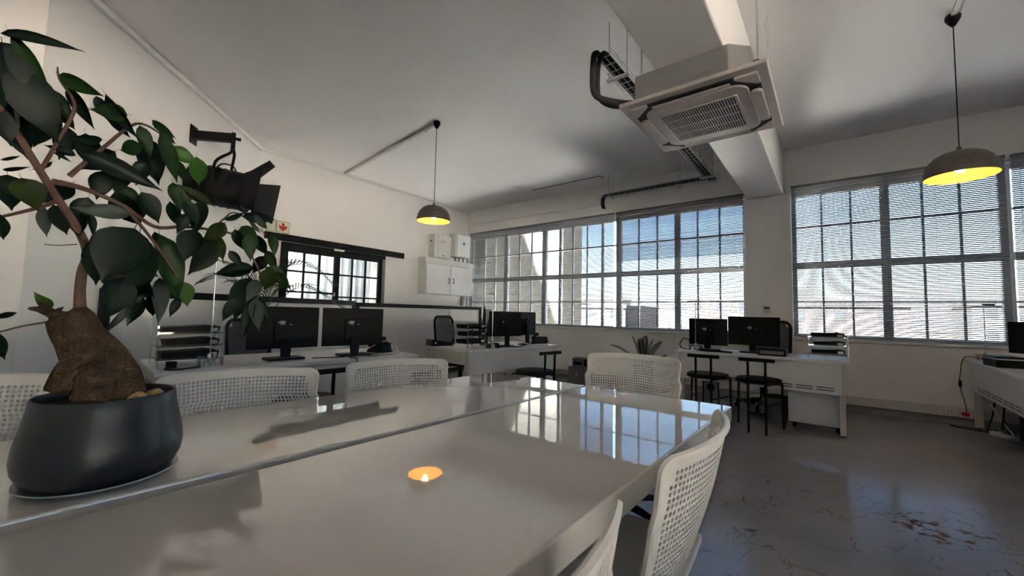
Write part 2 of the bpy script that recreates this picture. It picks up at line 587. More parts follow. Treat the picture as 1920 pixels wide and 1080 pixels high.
# ------------------------------------------------------------------ venetian blinds
def blind(x0, x1, label, z1=2.965, z0=0.915, y=YB-0.045, closed_above=None, cords=4, tilt=-27):
    t = thing('venetian_blind', label, 'blind', ((x0+x1)/2, y, z1), group='venetian blinds on the window wall')
    L = x1-x0
    MB().bx(-L/2, L/2, -0.018, 0.02, -0.03, 0).build('headrail', M_SLAT, t, bevel=0.003)
    MB().bx(-L/2, L/2, -0.012, 0.012, z0-z1, z0-z1+0.014).build('bottom_rail', M_SLAT, t, bevel=0.002)
    sm = MB()
    n = 4
    vs = []
    for sx in (-L/2+0.004, L/2-0.004):
        for k in range(n+1):
            yy = -0.0125 + 0.025*k/n
            vs.append((sx, yy, 0.0022*(1-(yy/0.0125)**2)))
    fs = [(k, k+1, n+2+k, n+1+k) for k in range(n)]
    sm.add(vs, fs)
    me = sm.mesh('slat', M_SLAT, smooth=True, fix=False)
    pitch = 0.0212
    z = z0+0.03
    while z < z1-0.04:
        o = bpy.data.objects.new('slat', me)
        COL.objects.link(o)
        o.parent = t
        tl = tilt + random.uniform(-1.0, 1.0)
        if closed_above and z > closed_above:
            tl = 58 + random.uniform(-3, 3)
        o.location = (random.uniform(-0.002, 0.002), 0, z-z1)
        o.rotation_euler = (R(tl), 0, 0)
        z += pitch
    for k in range(cords):
        x = -L/2+0.12 + (L-0.24)*k/(cords-1)
        MB().tube([(x, -0.014, z0-z1+0.01), (x, -0.014, -0.03)], 0.0012, 4, False).build('ladder_cord', M_SLAT, t)
    MB().tube([(-L/2+0.06, -0.02, -0.9), (-L/2+0.06, -0.02, -0.03)], 0.004, 6).build('tilt_wand', M_ACRYL, t)
    return t
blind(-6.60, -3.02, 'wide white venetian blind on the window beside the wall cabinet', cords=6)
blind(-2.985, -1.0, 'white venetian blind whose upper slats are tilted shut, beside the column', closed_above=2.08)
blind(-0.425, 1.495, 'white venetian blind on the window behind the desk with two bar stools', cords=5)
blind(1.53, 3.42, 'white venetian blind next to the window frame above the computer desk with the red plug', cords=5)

blind(3.45, 4.38, 'added unseen narrow blind covering the end of the window row', cords=3)  # unseen blind added to cut light on the right-hand ceiling

# ------------------------------------------------------------------ sliding door in the left wall, room behind it
def lwbox(mb, s0, s1, o0, o1, z0, z1):
    return mb.prism([(s0, z0), (s1, z0), (s1, z1), (s0, z1)], ln*(o1-o0), lw(0, o0, 0), ld, (0, 0, 1))
dr = bpy.data.objects.new('door_1', None)
COL.objects.link(dr)
struct(dr)
t0, t1 = sy(2.30), sy(4.82)
lwbox(MB(), t0, t1, 0.03, 0.075, 2.16, 2.265).build('track_rail', M_DARK, dr, bevel=0.004)
for k in range(7):
    s = t0 + 0.28 + k*(t1-t0-0.4)/6
    p = lw(s, 0.075, 2.21)
    MB().tube([p, p+ln*0.014], 0.018, 10).build('track_bolt', M_BLACK, dr)
lwbox(MB(), sy(2.60), sy(4.44), -0.16, 0.004, 2.10, 2.16).build('door_head', M_DARK, dr)
lwbox(MB(), sy(4.375), sy(4.44), -0.16, 0.006, 0, 2.10).build('door_jamb', M_GREYP, dr)
def leaf(s0, s1, off, z1, nx, zrows, st):
    f = MB()
    lwbox(f, s0, s0+st, off, off+0.04, 0.02, z1)
    lwbox(f, s1-st, s1, off, off+0.04, 0.02, z1)
    lwbox(f, s0+st, s1-st, off, off+0.04, z1-st*1.35, z1)
    lwbox(f, s0+st, s1-st, off, off+0.04, 0.02, 0.25)
    lf = f.build('door_leaf', M_DARK, dr, bevel=0.003)
    a, b = s0+st, s1-st
    zr = [0.25]+zrows+[z1-st*1.35]
    for k in range(1, nx):
        x = a+(b-a)*k/nx
        lwbox(MB(), x-0.014, x+0.014, off+0.006, off+0.034, 0.25, z1-st*1.35).build('glazing_bar', M_DARK, lf)
    for z in zrows:
        lwbox(MB(), a, b, off+0.008, off+0.032, z-0.014, z+0.014).build('glazing_bar', M_DARK, lf)
    for k in range(nx):
        for z0, zz in zip(zr[:-1], zr[1:]):
            lwbox(MB(), a+(b-a)*k/nx+0.014, a+(b-a)*(k+1)/nx-0.014, off+0.016, off+0.021, z0+0.012, zz-0.012).build('pane', M_DGLASS, lf)
    return lf
l1 = leaf(sy(2.55), sy(3.50), 0.012, 2.15, 3, [0.62, 1.02, 1.40, 1.72], 0.10)
l2 = leaf(sy(3.45), sy(4.375), -0.06, 2.12, 3, [0.55, 0.95, 1.35, 1.73], 0.065)
lwbox(MB(), sy(3.40), sy(3.425), 0.052, 0.07, 1.36, 1.42).build('door_latch', M_CHROME, l1)
lwbox(MB(), sy(3.36), sy(3.54), 0.076, 0.10, 2.115, 2.15).build('door_closer', M_LGREY, dr)
# back room
vwall('wall_backroom', lw(sy(1.2), -2.3), lw(sy(6.6), -2.3), 0, ZC, 0.1, M_WALL)
vwall('wall_backroom_end', lw(sy(6.1), -2.3), lw(sy(6.1), -0.21), 0, ZC, 0.1, M_WALL)
vwall('wall_backroom_near', lw(sy(1.3), -0.21), lw(sy(1.3), -2.3), 0, ZC, 0.1, M_WALL)
def curtain(name, s0, s1, off, z0, z1, label):
    mb = MB()
    n = 60
    vs = []
    for z in (z0, z1):
        for k in range(n+1):
            s = s0+(s1-s0)*k/n
            vs.append(lw(s, off+0.035*math.sin(k*0.9)+0.01*math.sin(k*2.3), z))
    mb.add(vs, [(k, k+1, n+2+k, n+1+k) for k in range(n)])
    o = mb.build(name, M_CURT, None, smooth=True, fix=False)
    sd = o.modifiers.new('thick', 'SOLIDIFY')
    sd.thickness = 0.004
    return tag(o, label, 'curtain')
curtain('long_curtain', sy(4.0), sy(5.6), -2.15, 0.05, 2.6, 'long white curtain seen through the right leaf of the glazed sliding door')
curtain('short_curtain', sy(2.2), sy(3.7), -2.18, 0.05, 1.75, 'white curtain seen through the left leaf of the glazed sliding door')
bl = thing('backroom_fill_panel', 'added glowing panel that lights the room behind the sliding door', 'lamp', lw(sy(3.8), -1.2, ZC-0.05))  # added fill light, stands in for daylight in the back room
MB().bx(-0.3, 0.3, -0.6, 0.6, 0, 0.05).build('housing', M_LGREY, bl)
MB().bx(-0.28, 0.28, -0.58, 0.58, -0.006, 0).build('diffuser', mat('fill_panel_glow', (0.9, 0.9, 0.9), 0.5, emit=(0.92, 0.97, 1.0), estr=1.6), bl)

# ------------------------------------------------------------------ meeting tables
TT = 0.737
def meeting_table(loc, rot, w, length, label):
    """origin at the far right corner; runs -x and -y"""
    t = thing('meeting_table', label, 'table', (loc[0], loc[1], 0), rot, 'white gloss meeting tables')
    MB().bx(-w, 0, -length, 0, TT-0.07, TT).build('tabletop', M_TABLE, t, bevel=0.006, seg=3)
    for x in (-w+0.12, -0.16):
        for y in (-length+0.30, -0.34):
            MB().bx(x-0.025, x+0.025, y-0.025, y+0.025, 0, TT-0.07).build('leg', M_LGREY, t, bevel=0.003)
    return t
meeting_table((-0.372, 2.09), R(-1.1), 0.73, 2.9, 'long gloss white meeting table with no plant on it')
meeting_table((-1.112, 2.09), R(-2.4), 0.70, 2.9, 'long gloss white meeting table carrying the potted ficus')

# ------------------------------------------------------------------ perforated chairs
def back_surface(u, v):
    """u -1..1 across, v 0..1 up; sitter faces +y"""
    z = 0.44 + 0.42*v
    if v > 0.74:
        hw = 0.282 + 0.010*(v-0.74)/0.26
    elif v > 0.66:
        q = (0.74-v)/0.08
        q = q*q*(3-2*q)
        hw = 0.282 + 0.016*q
    else:
        hw = 0.298 - 0.05*(0.66-v)/0.66
    uu = u
    # rounded upper corners
    top = max(0.0, (v-0.93)/0.07)
    x = hw*uu
    y = -0.155 - 0.12*v - 0.012*math.sin(v*PI) + 0.07*uu*uu*(0.55+0.45*v)
    z += -0.008*uu*uu*v
    return Vector((x, y, z))
def chair_back_mesh():
    nx, nz = 40, 28
    mxu, mzu = 2, 2
    pts = {}
    V = []
    N = []
    F = []
    rim = []
    def nrm(u, v):
        e = 0.01
        a = back_surface(u+e, v) - back_surface(u-e, v)
        b = back_surface(u, v+e) - back_surface(u, v-e)
        return a.cross(b).normalized()
    def add(u, v):
        # clamp to rounded top corners
        r = 0.10
        if v > 1-r*1.3:
            dv = (v-(1-r*1.3))/(r*1.3)
            lim = 1-r*(1-math.sqrt(max(0, 1-dv*dv)))
            u = max(-lim, min(lim, u))
        p = back_surface(u, v)
        V.append(p)
        N.append(nrm(u, min(v, 0.99)))
        return len(V)-1
    g = [[add(-1+2*i/nx, j/nz) for i in range(nx+1)] for j in range(nz+1)]
    for j in range(nz):
        for i in range(nx):
            a, b, c, d = g[j][i], g[j][i+1], g[j+1][i+1], g[j+1][i]
            hole = mxu <= i < nx-mxu and 1 <= j < nz-mzu
            if hole and j > nz-5 and (i < mxu+1 or i >= nx-mxu-1):
                hole = False
            if not hole:
                F.append((a, b, c, d))
                continue
            cu_, cv_ = -1+2*(i+0.5)/nx, (j+0.5)/nz
            ring = []
            for k in range(8):
                an = R(-135+45*k)
                ring.append(add(cu_+math.cos(an)*0.34*2/nx, cv_+math.sin(an)*0.34/nz))
            cs = [a, b, c, d]
            for q in range(4):
                F.append((cs[q], cs[(q+1) % 4], ring[2*q+1]))
                F.append((cs[q], ring[2*q+1], ring[2*q]))
                F.append((cs[(q+1) % 4], ring[(2*q+2) % 8], ring[2*q+1]))
            rim.append(ring)
    return V, N, F, rim, g, nx, nz
def make_chair_back():
    V, N, F, rim, g, nx, nz = chair_back_mesh()
    t = 0.009
    n = len(V)
    vs = [tuple(p) for p in V] + [tuple(p - q*t) for p, q in zip(V, N)]
    fs = list(F) + [tuple(i+n for i in reversed(f)) for f in F]
    for ring in rim:
        for k in range(8):
            a, b = ring[k], ring[(k+1) % 8]
            fs.append((a, b, b+n, a+n))
    border = [g[0][i] for i in range(nx)] + [g[j][nx] for j in range(nz)] + [g[nz][i] for i in range(nx, 0, -1)] + [g[j][0] for j in range(nz, 0, -1)]
    for k in range(len(border)):
        a, b = border[k], border[(k+1) % len(border)]
        fs.append((b, a, a+n, b+n))
    mb = MB()
    mb.add(vs, fs)
    return mb
def make_chair(label):
    t = thing('meeting_chair', label, 'chair', group='white perforated meeting chairs')
    make_chair_back().build('backrest', M_CHAIR, t, smooth=True)
    # raised lip round the back
    pts = []
    for k in range(0, 25):
        pts.append(back_surface(-1, k/24*0.93))
    for k in range(1, 6):
        a = k/6*PI/2
        pts.append(back_surface(-1+0.10*(1-math.cos(a)), 0.93+0.065*math.sin(a)))
    for k in range(0, 21):
        pts.append(back_surface(-0.90+1.8*k/20, 0.998))
    for k in range(5, 0, -1):
        a = k/6*PI/2
        pts.append(back_surface(1-0.10*(1-math.cos(a)), 0.93+0.065*math.sin(a)))
    for k in range(24, -1, -1):
        pts.append(back_surface(1, k/24*0.93))
    MB().tube(pts, 0.0075, 6).build('back_rim', M_CHAIR, t, smooth=True)
    # moulded seat shell
    s = MB()
    nx, ny = 12, 12
    vs = []
    for j in range(ny+1):
        for i in range(nx+1):
            u = -1+2*i/nx
            v = j/ny
            hw = 0.245 - 0.02*(1-v)**2 - 0.03*max(0, v-0.85)/0.15
            vs.append((hw*u, -0.175+0.44*v, 0.45+0.018*u*u-0.03*max(0, v-0.7)**2/0.09*0.6+0.02*(1-v)**3))
    b = len(vs)
    vs += [(x, y, z-0.022) for x, y, z in vs]
    w = nx+1
    fs = []
    for j in range(ny):
        for i in range(nx):
            q = (j*w+i, j*w+i+1, (j+1)*w+i+1, (j+1)*w+i)
            fs.append(q)
            fs.append(tuple(b+k for k in reversed(q)))
    bd = [i for i in range(nx)] + [j*w+nx for j in range(ny)] + [ny*w+i for i in range(nx, 0, -1)] + [j*w for j in range(ny, 0, -1)]
    for k in range(len(bd)):
        a, c = bd[k], bd[(k+1) % len(bd)]
        fs.append((c, a, a+b, c+b))
    s.add(vs, fs)
    s.build('seat', M_CHAIR, t, smooth=True)
    MB().box((0, 0, 0.415), (0.2, 0.22, 0.03)).build('mechanism', M_BLACK, t, bevel=0.006)
    MB().tube([(0, 0, 0.09), (0, 0, 0.40)], [0.03, 0.022], 14).build('gas_column', M_BLACK, t, smooth=True)
    for k in range(5):
        a = 2*PI*k/5+0.3
        d = Vector((math.cos(a), math.sin(a), 0))
        lg = MB().tube([d*0.02+Vector((0, 0, 0.10)), d*0.16+Vector((0, 0, 0.095)), d*0.30+Vector((0, 0, 0.075))], [0.026, 0.02, 0.014], 8).build('base_arm', M_BLACK, t, smooth=True)
        nn = Vector((-d.y, d.x, 0))
        c = d*0.30+Vector((0, 0, 0.029))
        MB().tube([c-nn*0.022, c+nn*0.022], 0.028, 12).build('castor', M_BLACK, lg)
        MB().tube([d*0.30+Vector((0, 0, 0.03)), d*0.30+Vector((0, 0, 0.075))], 0.007, 6).build('castor_pin', M_BLACK, lg)
    return t
def chair_pose(a, b, ztop, depth=0.27):
    """place by the two upper back corners a (chair's left as seen by sitter) -> b and height"""
    a = Vector((a[0], a[1], 0)); b = Vector((b[0], b[1], 0))
    x = (b-a).normalized()            # local +x
    rz = math.atan2(x.y, x.x)
    mid = (a+b)/2
    y = Vector((-x.y, x.x, 0))
    c = mid - y*(-0.205)             # corners sit at local y -0.205
    return (c.x, c.y, ztop-0.86), rz
chairs = [
    # sitter's left corner -> right corner; facing = left of (a->b)
    ((-1.865, 1.715), (-2.05, 1.16), 0.851, 'white perforated chair at the ficus table, its back turned slightly, opposite the telephone'),
    ((-1.915, 0.955), (-2.09, 0.375), 0.862, 'white perforated chair right behind the grey plant pot, opposite the two monitors'),
    ((-2.07, 0.19), (-2.22, -0.37), 0.895, 'white perforated chair behind the ficus trunk, beside the angled wall'),
    ((-0.69, 2.44), (-1.28, 2.42), 0.893, 'white perforated chair at the end of the meeting tables, facing away from the windows'),
    ((-0.278, 0.86), (-0.300, 1.41), 0.856, 'white perforated chair on the aisle side of the tables, beside their far corner'),
    ((-0.300, 0.06), (-0.276, 0.62), 0.858, 'white perforated chair on the aisle side of the tables, second from their far corner'),
]
first = None
CH_FLOOR = []
for a, b, zt, lb in chairs:
    loc, rz = chair_pose(a, b, zt)
    if first is None:
        first = make_chair(lb)
        first.location = (loc[0], loc[1], 0)
        first.rotation_euler = (0, 0, rz)
        o = first
    else:
        o = dup(first, (loc[0], loc[1], 0), rz, lb)
    CH_FLOOR.append((o, loc[2]))
for o, dz in CH_FLOOR:                # gas lift: everything above the base rises or sinks together
    for c in o.children:
        if not c.name.startswith(('base_arm', 'gas_column')):
            c.location.z += dz

# ------------------------------------------------------------------ potted ficus on the table
PC = Vector((-1.345, 0.165, TT))
so = MB().lathe([(0.0, 0.0), (0.095, 0.0), (0.125, 0.006), (0.137, 0.013), (0.137, 0.016), (0.124, 0.010), (0.09, 0.005), (0.0, 0.005)], 48).build('plant_saucer', M_SAUCER, None, smooth=True, loc=PC)
tag(so, 'pale glass saucer under the grey plant pot', 'saucer')
pot = thing('plant_pot', 'dark grey glazed bowl-shaped plant pot on a pale saucer', 'plant pot', PC+Vector((0, 0, 0.0055)))
MB().lathe([(0.0, 0.004), (0.100, 0.004), (0.106, 0.0), (0.112, 0.003), (0.129, 0.018), (0.140, 0.040), (0.1435, 0.062), (0.141, 0.09), (0.133, 0.13), (0.126, 0.165), (0.124, 0.186), (0.1215, 0.190), (0.118, 0.188), (0.1165, 0.175), (0.117, 0.165)], 64).build('bowl', M_POT, pot, smooth=True)
MB().lathe([(0.0, 0.178), (0.05, 0.176), (0.118, 0.168)], 32).build('soil', M_SOIL, pot, smooth=True)
for k, (px_, py_, r) in enumerate([(268, 722, 0.017), (287, 717, 0.020)]):
    d = (at(px_, py_, 1.33) - PC)
    st = bpy.data.meshes.new('pebble')
    b = bmesh.new()
    bmesh.ops.create_icosphere(b, subdivisions=2, radius=r)
    for v in b.verts:
        v.co *= random.uniform(0.85, 1.1)
        v.co.z *= 0.75
    b.to_mesh(st)
    b.free()
    st.materials.append(M_STONE)
    o = bpy.data.objects.new('pebble', st)
    COL.objects.link(o)
    o.location = (PC.x + (0.055, 0.085)[k], PC.y + (0.075, 0.035)[k], PC.z+0.19)
    tag(o, ('small yellowish pebble lying in the plant pot against the ficus root', 'larger yellowish pebble lying in the plant pot near its rim')[k], 'pebble')

D0 = 1.345
fic = thing('ficus_plant', 'leafy ficus with a swollen brown trunk growing in the grey pot', 'plant', PC+Vector((0, 0, 0.18)))
FI = fic.location.copy()
def fb(mb, name, mt, **k):
    mb.v = [tuple(Vector(v)-FI) for v in mb.v]
    return mb.build(name, mt, fic, **k)
tk = MB()
def chain(pp, rr, n=5, seg=14):
    P3 = spline([at(x, y, d) for x, y, d in pp], n)
    rs = []
    for i in range(len(P3)):
        q = i/n
        k = min(int(q), len(rr)-2)
        f_ = q-k
        rs.append(rr[k]*(1-f_)+rr[k+1]*f_)
    return P3, rs
p, r_ = chain([(212, 752, D0), (198, 712, D0), (178, 672, D0), (150, 632, D0-0.005), (136, 606, D0-0.01), (122, 588, D0-0.01)], [0.062, 0.064, 0.056, 0.043, 0.042, 0.034], 6, 18)
tk.tube(p, r_, 18)
for pp, rr in [([(160, 672, D0-0.02), (130, 705, D0-0.03), (108, 738, D0-0.03)], [0.036, 0.030, 0.024]),
               ([(185, 690, D0-0.05), (178, 720, D0-0.075), (165, 756, D0-0.085)], [0.030, 0.032, 0.030]),
               ([(215, 700, D0-0.02), (236, 728, D0-0.03), (240, 758, D0-0.03)], [0.038, 0.034, 0.030]),
               ([(120, 596, D0), (96, 588, D0), (72, 580, D0-0.01), (50, 578, D0-0.01)], [0.016, 0.010, 0.007, 0.004]),
               ([(96, 586, D0), (84, 574, D0), (70, 566, D0)], [0.009, 0.006, 0.004]),
               ([(140, 600, D0), (150, 588, D0), (150, 575, D0)], [0.028, 0.020, 0.011])]:
    p, r_ = chain(pp, rr, 5)
    tk.tube(p, r_, 14)
tko = fb(tk, 'trunk', M_BARK, smooth=True)
rm = tko.modifiers.new('fuse', 'REMESH')
rm.mode = 'VOXEL'
rm.voxel_size = 0.0035
rm.use_smooth_shade = True
sm_ = tko.modifiers.new('relax', 'SMOOTH')
sm_.iterations = 6
sm_.factor = 0.6
for pp, rr in [([(150, 580, D0), (150, 545, D0), (154, 510, D0-0.01), (164, 472, D0-0.02), (140, 420, D0-0.03), (112, 378, D0-0.03), (76, 322, D0-0.04), (42, 266, D0-0.05), (10, 215, D0-0.05), (-30, 150, D0-0.05)], [0.011, 0.0095, 0.009, 0.0088, 0.0075, 0.007, 0.0065, 0.006, 0.005, 0.004]),
               ([(110, 376, D0-0.03), (70, 390, D0-0.02), (0, 407, D0), (-40, 415, D0)], [0.005, 0.004, 0.003, 0.002]),
               ([(100, 340, D0-0.03), (160, 355, D0), (230, 385, D0+0.02), (290, 425, D0+0.04), (345, 425, D0+0.06), (400, 432, D0+0.07), (450, 448, D0+0.08), (490, 520, D0+0.08), (482, 560, D0+0.08)], [0.006, 0.0055, 0.005, 0.0045, 0.004, 0.0035, 0.003, 0.0025, 0.002]),
               ([(76, 320, D0-0.04), (110, 262, D0-0.04), (140, 200, D0-0.03), (112, 148, D0-0.03), (108, 125, D0-0.03)], [0.004, 0.0035, 0.003, 0.0025, 0.001]),
               ([(130, 330, D0-0.02), (190, 280, D0), (255, 232, D0+0.02), (300, 250, D0+0.03)], [0.005, 0.004, 0.003, 0.002]),
               ([(230, 385, D0+0.02), (270, 430, D0+0.0), (300, 470, D0+0.0), (335, 520, D0+0.01)], [0.004, 0.0035, 0.003, 0.002]),
               ([(164, 472, D0-0.02), (205, 450, D0-0.05), (250, 432, D0-0.06)], [0.005, 0.004, 0.003]),
               ([(400, 432, D0+0.07), (420, 410, D0+0.07), (445, 400, D0+0.07), (500, 440, D0+0.07)], [0.003, 0.0025, 0.002, 0.0015]),
               ([(92, 603, D0), (40, 612, D0), (0, 622, D0), (-30, 628, D0)], [0.002, 0.0018, 0.0015, 0.001]),
               ([(145, 458, D0), (110, 460, D0), (82, 458, D0)], [0.0012, 0.001, 0.0008])]:
    p, r_ = chain(pp, rr, 5)
    b = MB().tube(p, r_, 8)
    fb(b, 'branch', M_STEM, smooth=True)

def leaf_mesh(name, mt, curl, fold, wave):
    n = 9
    L, C, Rr = [], [], []
    for i in range(n+1):
        t = i/n
        w = 0.5*(math.sin(PI*min(1, t/0.93)**0.85))**0.8*(1-0.35*t) if t < 0.93 else 0.5*0.06*(1-(t-0.93)/0.07)
        if t < 0.04:
            w = 0.012
        y = t
        z = -curl*(t-0.3)**2
        zz = fold*w
        L.append((-w, y, z+zz+wave*math.sin(t*9)*w))
        C.append((0, y, z))
        Rr.append((w, y, z+zz+wave*math.sin(t*9+1.5)*w))
    vs = L+C+Rr
    k = n+1
    fs = []
    for i in range(n):
        fs.append((i, k+i, k+i+1, i+1))
        fs.append((k+i, 2*k+i, 2*k+i+1, k+i+1))
    mb = MB()
    mb.add(vs, fs)
    # petiole
    mb.tube([(0, -0.14, 0.0), (0, 0.02, -0.006)], [0.006, 0.008], 5)
    return mb.mesh(name, mt, smooth=True, fix=False)
LM = {}
for ci in range(5):
    for sh, (cu_, fo, wv) in enumerate([(0.12, 0.25, 0.0), (0.35, 0.15, 0.08), (-0.12, 0.35, 0.05)]):
        LM[(ci, sh)] = leaf_mesh('leaf', M_LF[ci], cu_, fo, wv)
def put_leaf(bx_, by_, tx_, ty_, w, c, d0=0.0, d1=0.0, roll=None):
    B = at(bx_, by_, D0+d0)
    T = at(tx_, ty_, D0+d1)
    y = T-B
    Ln = y.length
    y.normalize()
    view = (CP-B).normalized()
    z = view - y*view.dot(y)
    z.normalize()
    x = y.cross(z)
    a = R(random.uniform(-25, 25)) if roll is None else R(roll)
    z2 = z*math.cos(a)+x*math.sin(a)
    x2 = y.cross(z2)
    o = bpy.data.objects.new('leaf', LM[(c, random.randrange(3))])
    COL.objects.link(o)
    o.parent = fic
    s = Ln
    Mx = Matrix((x2*(s*w*1.08), y*s, z2*s)).transposed().to_4x4()
    Mx.translation = B-FI
    o.matrix_local = Mx
LEAVES = [
 (0,62,160,95,.20,0),(20,63,100,185,.24,1),(-8,78,62,168,.75,0),(28,125,108,268,.55,0),(5,90,28,232,.62,0),(-10,190,22,272,.6,0),
 (112,140,200,182,.42,1),(238,215,164,205,.6,1),(100,168,140,242,.3,1),(198,176,262,262,.25,0),(142,292,80,272,.42,0),(192,262,126,257,.42,0),
 (100,285,136,305,.25,0),(128,165,180,246,.3,0),(108,208,142,246,.5,3),(216,284,148,318,.65,0),(150,285,308,358,.3,0),(272,256,298,348,.5,0),
 (266,274,220,282,.75,1),(300,252,335,346,.32,1),(316,278,373,310,.6,4),(368,294,374,350,.55,4),(298,248,330,270,.6,1),(396,384,334,344,.3,3),
 (338,360,362,392,.4,1),(324,342,342,398,.5,1),(246,402,128,388,.36,2),(258,380,206,341,.6,1),(302,392,268,368,.6,2),(256,374,266,414,.55,2),
 (318,378,340,432,.4,0),(380,378,364,442,.5,0),(364,430,344,492,.65,0),(400,456,353,517,.6,0),(422,418,381,452,.65,3),(452,424,485,463,.6,1),
 (455,404,516,412,.4,0),(478,402,502,434,.4,2),(508,440,516,482,.45,1),(477,502,397,514,.44,0),(496,480,474,513,.65,0),(510,504,494,546,.75,3),
 (498,500,549,541,.5,1),(470,520,436,601,.55,0),(442,560,416,604,.48,0),(484,524,462,567,.5,2),(478,560,486,622,.42,2),(476,564,451,641,.27,0),
 (490,560,503,602,.2,2),(420,412,462,398,.3,0),(252,428,188,529,.8,0),(262,440,254,574,.62,0),(182,444,181,538,.5,0),(234,520,187,605,.62,0),
 (270,558,239,613,.55,0),(246,574,189,631,.2,2),(292,550,283,597,.55,0),(300,520,301,609,.32,2),(300,440,332,571,.36,1),(336,558,317,596,.42,0),
 (342,528,353,577,.65,4),(310,448,342,502,.36,1),(290,434,305,486,.3,0),(14,328,22,398,.65,0),(40,334,72,399,.75,3),(82,388,87,446,.38,2),
 (100,384,127,442,.55,0),(150,400,150,448,.6,0),(134,344,74,382,.65,0),(-4,398,8,449,.5,0),(168,400,176,446,.3,0),(-10,596,36,585,.3,0),(-14,620,10,674,.45,0),
 (98,577,61,549,.55,4),(101,586,121,575,.5,1),(430,470,455,500,.5,0),(408,440,420,490,.5,3),(385,440,408,480,.5,0),(350,400,330,440,.5,0),
 (275,300,255,350,.55,0),(235,310,215,365,.6,0),(195,320,180,375,.65,0),(215,360,265,430,.6,0),(165,370,140,430,.6,0),(265,360,300,420,.6,0),
 (60,180,40,260,.65,0),(90,200,70,280,.6,0),(30,220,50,300,.6,0),(130,240,110,300,.55,0),(160,250,175,320,.6,0),(345,375,375,425,.5,0),
 (0,300,40,292,.22,0),(5,318,60,312,.2,0),(62,318,108,302,.2,0),(225,470,300,520,.55,0),(205,500,235,560,.6,0),(245,520,290,560,.6,0),
 (180,180,205,230,.4,0),(205,215,245,260,.4,0),(262,235,285,300,.4,1),(285,225,330,262,.4,1),(330,300,350,345,.4,1),(440,430,455,470,.5,0),(465,440,470,490,.5,1),
 (480,440,500,480,.5,0),(500,470,520,510,.45,3),(520,510,540,545,.4,1)]
for q, a in enumerate(LEAVES):
    bx_, by_, tx_, ty_, w, c = a
    base = 0.08*(bx_-100)/400*0.9
    dd = random.uniform(-0.06, 0.05)
    if 50 <= q <= 53:
        dd = -0.10
    put_leaf(bx_, by_, tx_, ty_, w, c, base+dd, base+dd+random.uniform(-0.035, 0.035))

# ------------------------------------------------------------------ air conditioning cassette under the beam
ac = thing('cassette_air_conditioner', 'square ceiling cassette air conditioner hung under the concrete beam', 'air conditioner', (-0.735, 3.215, 2.64))
def rrect(hx, hy, r, n=6):
    out = []
    for cx, cy, a0 in ((hx-r, hy-r, 0), (-hx+r, hy-r, 90), (-hx+r, -hy+r, 180), (hx-r, -hy+r, 270)):
        for k in range(n+1):
            a = R(a0+90*k/n)
            out.append((cx+r*math.cos(a), cy+r*math.sin(a)))
    return out
ch = 0.11
body = [(-0.36, -0.46), (0.36-ch, -0.46), (0.36, -0.46+ch), (0.36, 0.46-ch), (0.36-ch, 0.46), (-0.36+ch, 0.46), (-0.36, 0.46-ch), (-0.36, -0.46)]
body = body[:-1]
MB().prism(body, (0, 0, 0.195), (0, 0, 0.042), (1, 0, 0), (0, 1, 0)).build('casing', M_ACB, ac, bevel=0.004)
for k in range(3):
    x = -0.21+k*0.145
    f_ = MB()
    f_.bx(x-0.07, x+0.07, -0.4625, -0.46, 0.09, 0.17)
    f_.build('knockout_plate', M_ACB, ac, bevel=0.001)
# bottom panel: square frame with a round-cornered field
fr = MB()
hx, hy = 0.462, 0.505
outer = [(hx, -hy), (hx, hy), (-hx, hy), (-hx, -hy)]
fr.prism(outer, (0, 0, 0.03), (0, 0, 0.012), (1, 0, 0), (0, 1, 0))
fr.build('panel_frame', M_ACP, ac, bevel=0.006)
# dark air slot ring
inn = rrect(0.335, 0.37, 0.10)
out = rrect(0.405, 0.445, 0.13)
n = len(inn)
sl_ = MB()
sl_.prism(out, (0, 0, 0.012), (0, 0, 0.002), (1, 0, 0), (0, 1, 0))
sl_.build('air_slot', M_GRILL, ac)
cp = MB()
cp.prism(inn, (0, 0, 0.022), (0, 0, -0.012), (1, 0, 0), (0, 1, 0))
cp.build('intake_cover', M_ACP, ac, bevel=0.006, smooth=False)
# flaps
for ax_ in range(4):
    if ax_ < 2:
        y = (-1, 1)[ax_]*0.405
        fm = MB().bx(-0.25, 0.25, -0.027, 0.027, -0.004, 0.004)
        loc = (0, y, -0.008)
        rot = (R((14, -14)[ax_]), 0, 0)
    else:
        x = (-1, 1)[ax_-2]*0.37
        fm = MB().prism(rrect(0.034, 0.24, 0.03), (0, 0, 0.03), (0, 0, -0.02), (1, 0, 0), (0, 1, 0))
        loc = (x, 0, 0)
        rot = (0, 0, 0)
    fo = fm.build('flap', M_ACP, ac, bevel=0.003)
    fo.location = loc
    fo.rotation_euler = rot
for cx, cy in ((-1, -1), (1, -1), (1, 1), (-1, 1)):
    c = MB()
    c.prism([(0, 0), (0.13, 0), (0.13, 0.02), (0.02, 0.13), (0, 0.13)], (0, 0, 0.018), (cx*0.405, cy*0.445, -0.006), (-cx, 0, 0), (0, -cy, 0))
    c.build('corner_cap', M_ACP, ac, bevel=0.003)
MB().prism(rrect(0.255, 0.255, 0.02), (0, 0, 0.004), (0, 0, -0.0145), (1, 0, 0), (0, 1, 0)).build('grille_recess', M_GRILL, ac)
gm = MB().bx(-0.0035, 0.0035, -0.25, 0.25, -0.019, -0.014).mesh('grille_slat', M_ACP)
for k in range(30):
    o = bpy.data.objects.new('grille_slat', gm)
    COL.objects.link(o)
    o.parent = ac
    o.location = (-0.246+k*0.01697, 0, 0)
for k in range(3):
    MB().bx(-0.25, 0.25, -0.13+k*0.13-0.003, -0.13+k*0.13+0.003, -0.0185, -0.0145).build('grille_rib', M_ACP, ac)
